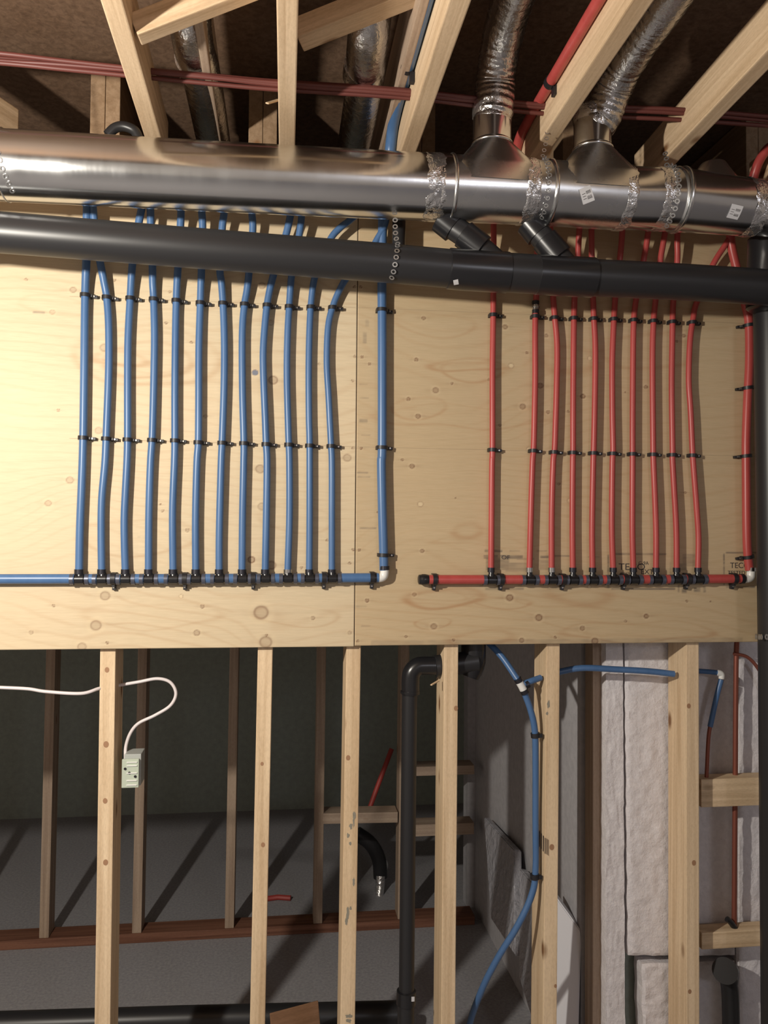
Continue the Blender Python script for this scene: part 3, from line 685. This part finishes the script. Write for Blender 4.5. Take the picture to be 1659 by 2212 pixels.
# ------------------------------------------------------------------ black drain pipe across
BY = 1.86
def bctr(x): return P(x, np.interp(x, [-120,0,420,830,1000,1240,1450,1600,1700], [489,502,536,568,583,598,608,617,624]), BY)
drain = thing('drain_pipe', 'thick black drain pipe running across below the metal duct', 'pipe', bctr(800))
def bseg(name, xs, k, mt=None):
    bm = bmesh.new(); add_tube(bm, [bctr(x) for x in xs], [.0445*q for q in k], 40); o = obj(name, bm, mt or M['blackpipe']); bmesh_fix(o); keep(o, drain); return o
bseg('pipe', [-260,-120,0,420,830,972], [1]*6)
bseg('wye_hub', [968,969,1000,1096,1097], [1.0,1.06,1.07,1.07,1.0], M['blackfit'])
bseg('pipe', [1094,1163], [1.03,1.03])
bseg('wye_hub', [1158,1159,1200,1280,1281], [1.0,1.05,1.06,1.06,1.0], M['blackfit'])
bseg('pipe', [1278,1450,1600,1700], [.98]*4)
for (a, b, c3_) in (((1085,578),(1010,512),(962,480)), ((1235,590),(1185,528),(1150,490))):
    p0 = P(*a, BY); p1 = P(*b, BY+.005); p2 = P(*c3_, BY+.02)
    tube('branch_pipe', [p0, p1, p2], .0285, M['blackpipe'], drain, 1, 28)
    q = p1.lerp(p0, .15); u_ = (p2-p0).normalized()
    tube('branch_hub', [q-u_*.03, q-u_*.028, q+u_*.028, q+u_*.03], [.0285,.0335,.0335,.0285], M['blackfit'], drain, 1, 28)
    q = p2; tube('branch_hub', [q-u_*.028, q-u_*.026, q+u_*.014, q+u_*.016], [.0285,.0335,.0335,.0285], M['blackfit'], drain, 1, 28)
sticker(985, 610, 11, 14, .3, drain, 'paper_sticker', rad=(bctr(985), .0445*1.07), bars=False)
sticker(1105, 583, 3, 22, .05, drain, 'paper_sticker', rad=(bctr(1105), .0445*1.03), bars=False)
# vertical black stack at the right edge
VX = P(1641, 1200, 2.0).x+.045
stack = thing('drain_stack', 'tall black drain pipe standing along the right edge of the plywood', 'pipe', (VX, 2.0, 0))
tube('pipe', [(VX-.009, 2.0, 2.40), (VX, 2.0, 1.4), (VX+.004, 2.0, 0.02)], .0445, M['blackpipe'], stack, 1, 40)
cc = P(1672, 575, 1.93); tube('tee_hub', [cc+Vector((0,.02,.085)), cc+Vector((0,.02,.08)), cc+Vector((0,.03,-.10)), cc+Vector((0,.03,-.105))], [.045,.052,.052,.045], M['blackfit'], stack, 1, 36)
sticker(1633, 541, 11, 9, .4, stack, rad=(Vector((cc.x, cc.y+.02, cc.z)), .052), bars=False) if False else None
bm = bmesh.new(); q = [P(x, y, 1.895) for x, y in ((1626,545),(1637,540),(1638,547),(1627,553))]; bm.faces.new([bm.verts.new(v) for v in q])
# ------------------------------------------------------------------ perforated straps
def strap(pts, lab, w_=.016, nholes=None):
    q = smooth_path(pts, 10); L = [0]
    for a, b in zip(q, q[1:]): L.append(L[-1]+(b-a).length)
    tot = L[-1]; n = max(2, int(tot/.016)); bm = bmesh.new()
    def at(s):
        s = min(max(s, 0), tot-1e-6)
        for i in range(len(L)-1):
            if L[i+1] >= s: return q[i].lerp(q[i+1], (s-L[i])/(L[i+1]-L[i]+1e-9)), (q[i+1]-q[i]).normalized()
    for k in range(n):
        c, tg = at((k+.5)*tot/n); vw = (CAM-c).normalized(); sd = tg.cross(vw).normalized(); nn_ = sd.cross(tg).normalized()
        ri, ro = .0034, w_/2*.95; m_ = 14; A = []; B = []
        for j in range(m_):
            a = 2*math.pi*j/m_; u = tg*math.cos(a)*.95+sd*math.sin(a)
            A.append([bm.verts.new(c+u*ri+nn_*z) for z in (0, .0012)]); B.append([bm.verts.new(c+u*ro+nn_*z) for z in (0, .0012)])
        for j in range(m_):
            l = (j+1) % m_
            bm.faces.new((A[j][1], B[j][1], B[l][1], A[l][1])); bm.faces.new((A[j][0], A[l][0], B[l][0], B[j][0]))
            bm.faces.new((A[j][0], A[j][1], A[l][1], A[l][0])); bm.faces.new((B[j][0], B[l][0], B[l][1], B[j][1]))
    o = obj('hanger_strap', bm, M['strap'], None, False); tag(o, lab, 'strap'); return o
f_ = BY-.0465
bc = bctr(852)
def wrap(c, R, a0, a1, x0, x1, n=7):
    return [Vector((x0+(x1-x0)*i/n, c.y-math.cos(math.radians(a0+(a1-a0)*i/n))*R, c.z+math.sin(math.radians(a0+(a1-a0)*i/n))*R)) for i in range(n+1)]
strap([Vector((bc.x-.0, bc.y-.005, bc.z+.14)), Vector((bc.x, bc.y-.012, bc.z+.07))] + wrap(bc, .0465, 60, -70, bc.x+.004, bc.x-.010), 'perforated metal strap looped over the black drain beside the thick blue pipe', .013)
dc = dctr(18); strap([dc+Vector((-.028,-.02,.20)), dc+Vector((-.024,-.035,.10))] + wrap(dc, .0775, 55, -70, dc.x-.015, dc.x+.022), 'perforated metal strap hanging over the duct at the left edge', .013)
dc = dctr(1166); strap([dc+Vector((.02,.0,.17)), dc+Vector((.012,-.01,.12))] + wrap(dc, .078, 75, -75, dc.x, dc.x-.004), 'perforated metal strap around the duct between the two branches', .011)
dc = dctr(1436); strap([dc+Vector((.0,.0,.12)), dc+Vector((.0,-.01,.095))] + wrap(dc, .0775, 80, -80, dc.x, dc.x-.006), 'perforated metal strap around the duct right of the second branch', .013)
strap([P(1632,1375,2.09), P(1645,1376,1.96), P(1662,1376,1.95)], 'short perforated strap at the lower right corner of the plywood', .016)
# ------------------------------------------------------------------ tubes under the ceiling
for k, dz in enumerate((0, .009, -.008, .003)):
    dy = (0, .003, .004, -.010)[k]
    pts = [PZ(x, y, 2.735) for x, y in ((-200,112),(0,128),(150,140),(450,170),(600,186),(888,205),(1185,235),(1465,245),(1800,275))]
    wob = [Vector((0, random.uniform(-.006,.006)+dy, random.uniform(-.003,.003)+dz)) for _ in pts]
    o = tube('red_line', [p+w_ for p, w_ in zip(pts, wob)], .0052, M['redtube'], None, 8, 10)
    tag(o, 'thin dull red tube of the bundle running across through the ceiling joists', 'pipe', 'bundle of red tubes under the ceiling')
J3x = lambda y: jx(3, y)-.021-.0145
t = thing('supply_pipe', 'thick blue pipe running back along the left side of a ceiling joist', 'pipe', (J3x(1.9), 1.9, 2.76))
tube('tube', [(J3x(.2), .2, 2.765), (J3x(1), 1, 2.765), (J3x(1.7), 1.7, 2.765), (J3x(1.98), 1.98, 2.76), (J3x(2.05), 2.07, 2.72), (J3x(2.06)-.004, 2.085, 2.64), (P(826,440,2.08).x, 2.075, 2.585)], .0145, M['blue'], t, 8, 18)
t = thing('pipe_clip', 'black clip holding the thick blue pipe to the joist side', 'clip', (J3x(1.79), 1.79, 2.765))
tube('hoop', [(J3x(1.79), 1.784, 2.765), (J3x(1.79), 1.798, 2.765)], .0165, M['clip'], t, 1, 18)
box('tab', (J3x(1.79)+.004, 1.784, 2.728), (J3x(1.79)+.0145, 1.798, 2.752), M['clip'], t, .001)
J4x = lambda y: jx(4, y)-.0205-.012
t = thing('supply_pipe', 'thick red pipe running back along the left side of a ceiling joist', 'pipe', (J4x(1.9), 1.9, 2.75))
tube('tube', [(J4x(.2), .2, 2.752), (J4x(1), 1, 2.752), (J4x(1.7), 1.7, 2.752), (J4x(1.96), 1.96, 2.75), (J4x(2.0), 2.05, 2.73), (J4x(2.05), 2.085, 2.66), (J4x(2.05), 2.09, 2.60)], .0125, M['red'], t, 8, 18)
t = thing('pipe_clip', 'black clip holding the thick red pipe to the joist side', 'clip', (J4x(1.78), 1.78, 2.752))
tube('hoop', [(J4x(1.78), 1.774, 2.752), (J4x(1.78), 1.790, 2.752)], .0148, M['clip'], t, 1, 18)
box('tab', (J4x(1.78)+.004, 1.774, 2.720), (J4x(1.78)+.0120, 1.790, 2.742), M['clip'], t, .001)
t = thing('supply_pipe', 'short length of red pipe at the right edge above the duct', 'pipe', (1.30, 2.0, 2.75))
tube('tube', [(1.295, 1.2, 2.752), (1.295, 1.9, 2.752), (1.29, 2.03, 2.74), (1.285, 2.085, 2.66)], .0125, M['red'], t, 8, 18)
# ------------------------------------------------------------------ below: vertical drain with elbow
VY = 2.17
t = thing('waste_pipe', 'black vertical waste pipe with an elbow passing through a stud', 'pipe', P(882, 2212, VY))
R_ = .0205
tube('pipe', [P(886,1475,VY), P(885,1500,VY), P(881,1850,VY), P(878,2150,VY)], R_, M['blackpipe'], t, 1, 28)
tube('elbow', [P(887,1500,VY), P(887,1470,VY), P(890,1452,VY), P(902,1440,VY), P(918,1438,VY), P(955,1438,VY)], .0245, M['blackfit'], t, 6, 28)
tube('elbow_lip', [P(886,1492,VY), P(886,1497,VY)], .0262, M['blackfit'], t, 1, 28)
tube('cross_pipe', [P(940,1440,VY), P(1000,1432,VY), P(1030,1428,VY)], .030, M['blackpipe'], t, 1, 28)
c = P(1022, 1425, VY+.01); tube('tee_hub', [c+Vector((0,0,.09)), c+Vector((0,0,-.005)), c+Vector((-.012,0,-.045))], [.034,.034,.028], M['blackfit'], t, 4, 28)
tube('coupling', [P(878,2138,VY), P(878,2140,VY), P(877,2168,VY), P(877,2170,VY)], [.0205,.026,.026,.0205], M['blackfit'], t, 1, 28)
tube('pipe', [P(877,2165,VY), Vector((P(876,2300,VY).x, VY, .04))], .0225, M['blackpipe'], t, 1, 28)
box('bright_sticker', tuple(P(892,2158,VY-.024)-Vector((.004,.001,.006))), tuple(P(892,2158,VY-.024)+Vector((.004,.0,.006))), M['paper'], t)
o = board('wood_splinter', P(931,1480,2.10), P(948,1470,2.13), .006, .003, M['stud']); tag(o, 'pale wood splinter sticking out below the elbow at the stud hole', 'splinter')
# floor pipe
o = tube('floor_pipe', [P(-80,2218,2.72), P(400,2202,2.72), P(870,2190,2.72)], .040, M['blackpipe'], None, 1, 28); tag(o, 'black pipe lying low across the floor at the bottom of the picture', 'pipe')
o = board('cardboard_scrap', P(585,2225,2.5), P(690,2196,2.55), .09, .004, M['card'], side=(0,.3,1)); tag(o, 'brown cardboard scrap at the bottom between two studs', 'scrap')
# ------------------------------------------------------------------ blue line at the right studs
HY = 2.10
t = thing('blue_line', 'blue tube clipped down the side of a stud with a white tee near its top', 'pipe', P(1128,1482,HY))
br = .0088
tube('tube', [P(1052,1385,2.2), P(1085,1420,2.17), P(1122,1474,2.13)], br, M['blue'], t, 6)
tube('tube', [P(1131,1492,2.13), P(1145,1530,2.13), P(1155,1575,2.13), P(1157,1640,2.135), P(1157,1760,2.14), P(1157,1880,2.135), P(1148,1935,2.13), P(1118,2000,2.13), P(1075,2070,2.15), P(1040,2140,2.18), P(1010,2230,2.22), P(975,2420,2.20)], br, M['blue'], t, 8)
tube('tube', [P(1130,1478,2.13), P(1148,1471,2.13), P(1168,1464,2.14)], br*.95, M['blue'], t, 4)
tube('tee_fitting', [P(1120,1470,2.128), P(1127,1482,2.128), P(1134,1496,2.128)], .0105, M['white'], t, 1)
for a, b in (((1118,1466),(1122,1473)), ((1131,1490),(1135,1498)), ((1136,1480),(1142,1477))): cyl('crimp_ring', P(*a,2.128), P(*b,2.128), .0112, M['ring'], t)
for i, (x, y) in enumerate(((1157,1588),(1156,1893))):
    tc = thing('pipe_clip', f'{("upper","lower")[i]} black clip on the blue tube beside the stud', 'clip', P(x, y, 2.133), 'clips beside the stud')
    cyl('hoop', P(x-1,y-5,2.133), P(x,y+5,2.133), .0125, M['clip'], tc); box('tab', tuple(P(x+6,y,2.13)-Vector((0,.008,.005))), tuple(P(x+13,y,2.13)+Vector((0,0,.005))), M['clip'], tc)
t = thing('blue_line', 'blue tube crossing in front of the white foam between two studs', 'pipe', P(1330,1448,2.17))
tube('tube', [P(1180,1460,2.17), P(1215,1450,2.17), P(1260,1443,2.165), P(1330,1446,2.165), P(1400,1450,2.16), P(1456,1456,2.155)], br, M['blue'], t, 6)
t = thing('blue_line', 'dim blue tube with a white elbow right of the broad stud, ending in copper', 'pipe', P(1555,1460,2.18))
tube('tube', [P(1500,1449,2.17), P(1530,1451,2.18), P(1550,1453,2.18)], br*.8, M['blue'], t, 4)
tube('elbow', [P(1548,1453,2.18), P(1558,1456,2.18), P(1558,1466,2.18)], .009, M['white'], t, 4)
tube('tube', [P(1558,1468,2.18), P(1548,1505,2.18), P(1534,1570,2.18)], br*.85, M['blue'], t, 4)
tube('copper_stub', [P(1534,1568,2.18), P(1530,1600,2.18), P(1526,1682,2.18)], .0055, M['copper'], t, 4)
o = tube('copper_pipe', [P(1592,1380,2.195), P(1590,1440,2.195), P(1588,1700,2.195), P(1586,1975,2.195), P(1585,1990,2.195)], .0072, M['copper'], None, 4); tag(o, 'tall thin copper pipe right of the broad stud', 'pipe')
o = tube('valve_stub', [P(1570,1985,2.18), P(1578,1992,2.18), P(1588,2006,2.18)], .008, M['blackfit'], None, 4); tag(o, 'small dark fitting at the foot of the copper pipe on the lower block', 'fitting')
o = tube('copper_pipe', [P(1585,1412,2.19), P(1615,1420,2.19), P(1640,1448,2.19), P(1665,1500,2.19)], .005, M['copper'], None, 6); tag(o, 'curved pinkish copper pipe at the right edge under the plywood', 'pipe')
t = thing('drain_trap', 'black drain trap with a rounded top below the lower block', 'pipe', P(1570,2212,2.17))
tube('trap_bend', [P(1578,2130,2.19), P(1575,2100,2.185), P(1567,2098,2.17), P(1566,2097,2.15)], [.02,.028,.033,.034], M['blackfit'], t, 4, 28)
tube('trap_leg', [P(1572,2105,2.185), P(1578,2160,2.19), P(1580,2300,2.19)], .0235, M['blackpipe'], t, 4, 28)
# ------------------------------------------------------------------ electrical box and cable
c = P(283, 1670, 2.13)
t = thing('electrical_box', 'small pale electrical box on the right side of the leftmost stud', 'box', c)
bx0, bx1 = P(264,1670,2.125).x, P(304,1670,2.125).x; bz0, bz1 = P(283,1700,2.125).z, P(283,1630,2.125).z
box('box_body', (bx0+.004, 2.128, bz0+.002), (bx1, 2.185, bz1), M['box'], t, .002)
pz1 = P(283,1640,2.12).z; px1 = P(300,1670,2.12).x
pt = box('face_plate', (bx0, 2.118, bz0), (px1, 2.127, pz1), M['plate'], t, .0015)
for k, zz in enumerate((.90,.78,.52,.26,.10)):
    z = bz0+(pz1-bz0)*zz; box('rib', (bx0+.012, 2.1155, z-.0012), (px1-.004, 2.1185, z+.0012), M['white'], t, .0005)
for a, b in ((.2,.68),(.8,.40),(.45,.53)): 
    q = Vector((bx0+(px1-bx0)*a, 2.117, bz0+(pz1-bz0)*b)); cyl('knockout_hole', q, q-Vector((0,.0012,0)), .0032, M['clip'], t)
o = tube('electrical_cable', [P(-60,1482,2.10), P(0,1485,2.10), P(60,1488,2.10), P(100,1494,2.10), P(175,1498,2.10), P(215,1487,2.12), P(245,1482,2.165), P(270,1478,2.165), P(300,1473,2.16), P(340,1466,2.16), P(368,1474,2.16), P(380,1498,2.16), P(368,1524,2.16), P(335,1545,2.16), P(300,1562,2.16), P(282,1583,2.16), P(272,1612,2.16), P(271,1640,2.15)], .0042, M['cable'], None, 8, 10)
tag(o, 'white electrical cable looping through the leftmost stud down to the box', 'cable')
# ------------------------------------------------------------------ rear room
RY = 3.52
for k, (px, lab) in enumerate(((-112,'outside the left edge'),(96,'far left behind the front wall'),(296,'just right of the leftmost front stud'),(496,'left of the second front stud'),(687,'between second and third front studs'),(869,'behind the black waste pipe'))):
    x = P(px, 1950, RY).x
    o = board('rear_stud', (x, RY+.045, .038), (x+.012, RY+.045, 2.60), .038, .089, M['stud_dark']); tag(o, f'dim rear room stud, {lab}', 'stud', 'studs of the rear wall')
tag(board('rear_sill', (-2.0, RY+.045, .019), (.865, RY+.045, .019), .10, .038, M['sill'], side=(0,1,0)), 'dark reddish sill plate on the floor under the rear studs', 'lumber')
xa, xb = P(687,1765,RY).x+.02, P(869,1765,RY).x-.02
tag(board('rear_blocking', (xa, RY+.04, P(780,1765,RY).z), (xb, RY+.04, P(780,1768,RY).z), .045, .089, M['stud_dark'], side=(0,0,1)), 'dim block between rear studs with the red stick above it', 'lumber', 'rear blocks')
tag(board('rear_blocking', (xb+.045, RY+.04, P(1000,1790,RY).z), (.86, RY+.04, P(1000,1790,RY).z), .05, .089, M['stud_dark'], side=(0,0,1)), 'dim lower block right of the waste pipe in the rear wall', 'lumber', 'rear blocks')
tag(board('rear_blocking', (xb+.045, RY+.04, P(1000,1663,RY).z), (.86, RY+.04, P(1000,1663,RY).z), .04, .089, M['stud_dark'], side=(0,0,1)), 'dim upper block right of the waste pipe in the rear wall', 'lumber', 'rear blocks')
o = tube('red_stub', [P(790,1770,3.62), P(815,1700,3.66), P(846,1618,3.72)], .011, M['redstick'], None, 4, 12); tag(o, 'slanting red tube in the dark rear room above a block', 'pipe')
o = tube('rear_drain', [P(770,1800,3.9), P(800,1822,3.9), P(818,1855,3.9), P(822,1895,3.9)], .034, M['blackpipe'], None, 6, 20); tag(o, 'curved black drain in the rear room between third stud and waste pipe', 'pipe')
o = tube('wrapped_stub', [P(822,1892,3.88), P(820,1930,3.86), P(818,1962,3.84)], [.022,.02,.026], M['foil'], None, 1, 20); tag(o, 'plastic wrapped pipe stub on the floor under the rear drain', 'pipe')
bm = bmesh.new(); c0 = PZ(600, 1940, .012)
add_tube(bm, [c0+Vector((-.05,0,0)), c0+Vector((.0,.01,0)), c0+Vector((.06,-.006,0))], .012, 8); tag(obj('red_scrap', bm, M['redstick']), 'small dull red scrap lying on the rear floor', 'scrap')
# leaning plastic wrapped boards against the partition
def slab(corners, th, lab, mt='wrap', back=False):
    bm = bmesh.new(); f = [bm.verts.new(Vector(c)) for c in corners]
    n = (f[1].co-f[0].co).cross(f[3].co-f[0].co).normalized()
    if n.x < 0: n = -n
    if back: n = Vector((.25, .95, -.1))
    b = [bm.verts.new(v.co+n*th) for v in f]
    bm.faces.new(f); bm.faces.new(b[::-1])
    for i in range(4): bm.faces.new((f[i], b[i], b[(i+1)%4], f[(i+1)%4]))
    bmesh.ops.recalc_face_normals(bm, faces=bm.faces); bmesh.ops.bevel(bm, geom=bm.edges[:], offset=.004, segments=2, affect='EDGES')
    o = obj('wrapped_board', bm, M[mt], None, False); tag(o, lab, 'board', 'wrapped boards leaning on the partition'); return o
slab([PX(1045,1765,.860), PX(1110,1835,.860), PX(1112,2065,.80), PX(1060,1985,.80)], .030, 'cloudy plastic wrapped board leaning left of the blue tube')
slab([PX(1122,1875,.866), PX(1165,1925,.866), PX(1160,2240,.80), PX(1120,2110,.80)], .030, 'plastic wrapped board leaning behind the blue tube stud')
slab([P(1200,1935,2.42), P(1256,2012,2.36), P(1248,2290,2.32), P(1196,2290,2.36)], .06, 'bright plastic wrapped board leaning between two right studs', 'wrapwhite', True)

# ------------------------------------------------------------------ stains and stamps on the studs, small odds and ends
M['mould'] = mat('mould_stain', (.27,.25,.20), .8)
def blob(px, py, wpx, hpx, parent, mt='mould', seed=0, X=None):
    Y = SF-.0005; bm = bmesh.new(); k = Y/F; rs = random.Random(seed); n = 14; vs_ = []
    c = P(px, py, Y) if X is None else PX(px, py, X)
    for i in range(n):
        a = 2*math.pi*i/n; q = .6+.55*rs.random()
        dx, dz = math.cos(a)*wpx*k*q/2, math.sin(a)*hpx*k*q/2
        vs_.append(bm.verts.new(c + (Vector((dx, 0, dz)) if X is None else Vector((0, dx, dz)))))
    bm.faces.new(vs_); bmesh.ops.recalc_face_normals(bm, faces=bm.faces)
    o = obj('mould_stain' if mt == 'mould' else 'ink_stamp', bm, M[mt], None, False)
    mw = parent.matrix_world.copy(); o.parent = parent; o.matrix_parent_inverse = mw.inverted(); return o
bpy.context.view_layer.update()
for i, (x, y, w2, h2) in enumerate(((765,1762,7,22),(758,1785,8,14),(752,1805,6,12),(764,1772,4,30),(757,1822,6,10),(751,1975,7,30),(748,1990,6,18),(757,1962,6,10),(764,1905,5,22),(754,2195,18,9),(753,2205,14,8))): blob(x, y, w2, h2, studs[2], seed=i)
for i, (x, y, w2, h2) in enumerate(((988,1535,9,50),(985,1500,6,12))): pass
x5 = studs[4].matrix_world.translation.x-.0195
def bars(parent, X, px, py, n, dx, hpx, slant):
    for i in range(n):
        a = PX(px+dx*i, py+slant*i, X); bm = bmesh.new(); hz = hpx*2.15/F
        bm.faces.new([bm.verts.new(a+Vector(q)) for q in ((0,-.0035,hz/2),(0,.0035,hz/2),(0,.0035,-hz/2),(0,-.0035,-hz/2))])
        o = obj('ink_stamp', bm, M['ink'], None, False); mw = parent.matrix_world.copy(); o.parent = parent; o.matrix_parent_inverse = mw.inverted()
m5 = studs[4].matrix_world
def x5at(z): return (m5 @ Vector((-.0194, 0, z))).x
bars(studs[4], x5at(.75), 1165, 1812, 4, 4.2, 34, 5)
blob(1185, 1521, 8, 20, studs[4], 'mould', 31); blob(1182, 1541, 7, 7, studs[4], 'mould', 32)
for i, (x, y) in enumerate(((231,1447),(229,1608),(227,1730),(228,1863),(568,1825),(566,1650),(985,1530),(1004,1610),(1488,1525),(1499,1864),(1490,2142),(1200,2130),(752,1637),(1192,1830))):
    k = min(range(6), key=lambda j: abs(FS[j][0][0]-x)); st = studs[k]; Y = SF-.0006; bm = bmesh.new(); c = P(x, y, Y); r0 = (.0055, .0065, .0055, .006, .005, .004)[i % 6]
    vs_ = [bm.verts.new(c+Vector((math.cos(a)*r0, 0, math.sin(a)*r0*1.25))) for a in [2*math.pi*j/14 for j in range(14)]]
    if abs(c.x - (st.matrix_world @ Vector((0,0,c.z))).x) > .0165: bm.free(); continue
    bm.faces.new(vs_); bmesh.ops.recalc_face_normals(bm, faces=bm.faces)
    o = obj('knot', bm, M['knot'] if 'knot' in M else M.setdefault('knot', mat('wood_knot', (.36,.20,.11), .7)), None, False)
    mw = st.matrix_world.copy(); o.parent = st; o.matrix_parent_inverse = mw.inverted()
j2 = board('wood_splinter', (jx(2,1.93)-.020, 1.93, 2.742), (jx(2,1.93)-.048, 1.90, 2.715), .010, .004, M['joist']); tag(j2, 'torn pale splinter hanging at the hole in the middle joist', 'splinter')
o = tube('opening_shade', [P(862,465,2.05), P(861,560,2.05)], .017, M['blackpipe'], None, 1, 24); tag(o, 'dark cylinder added for the shaded opening behind the drain, right of the thick blue pipe', 'pipe')  # added cylinder, stands in for a dark shaded opening in the plywood
o = tube('dark_hose', [P(232,292,2.02), P(248,277,2.02), P(268,273,2.02), P(290,282,2.02), P(300,300,2.02)], .012, M['blackpipe'], None, 6, 16); tag(o, 'dark hose bend peeking over the duct left of the joist', 'hose')
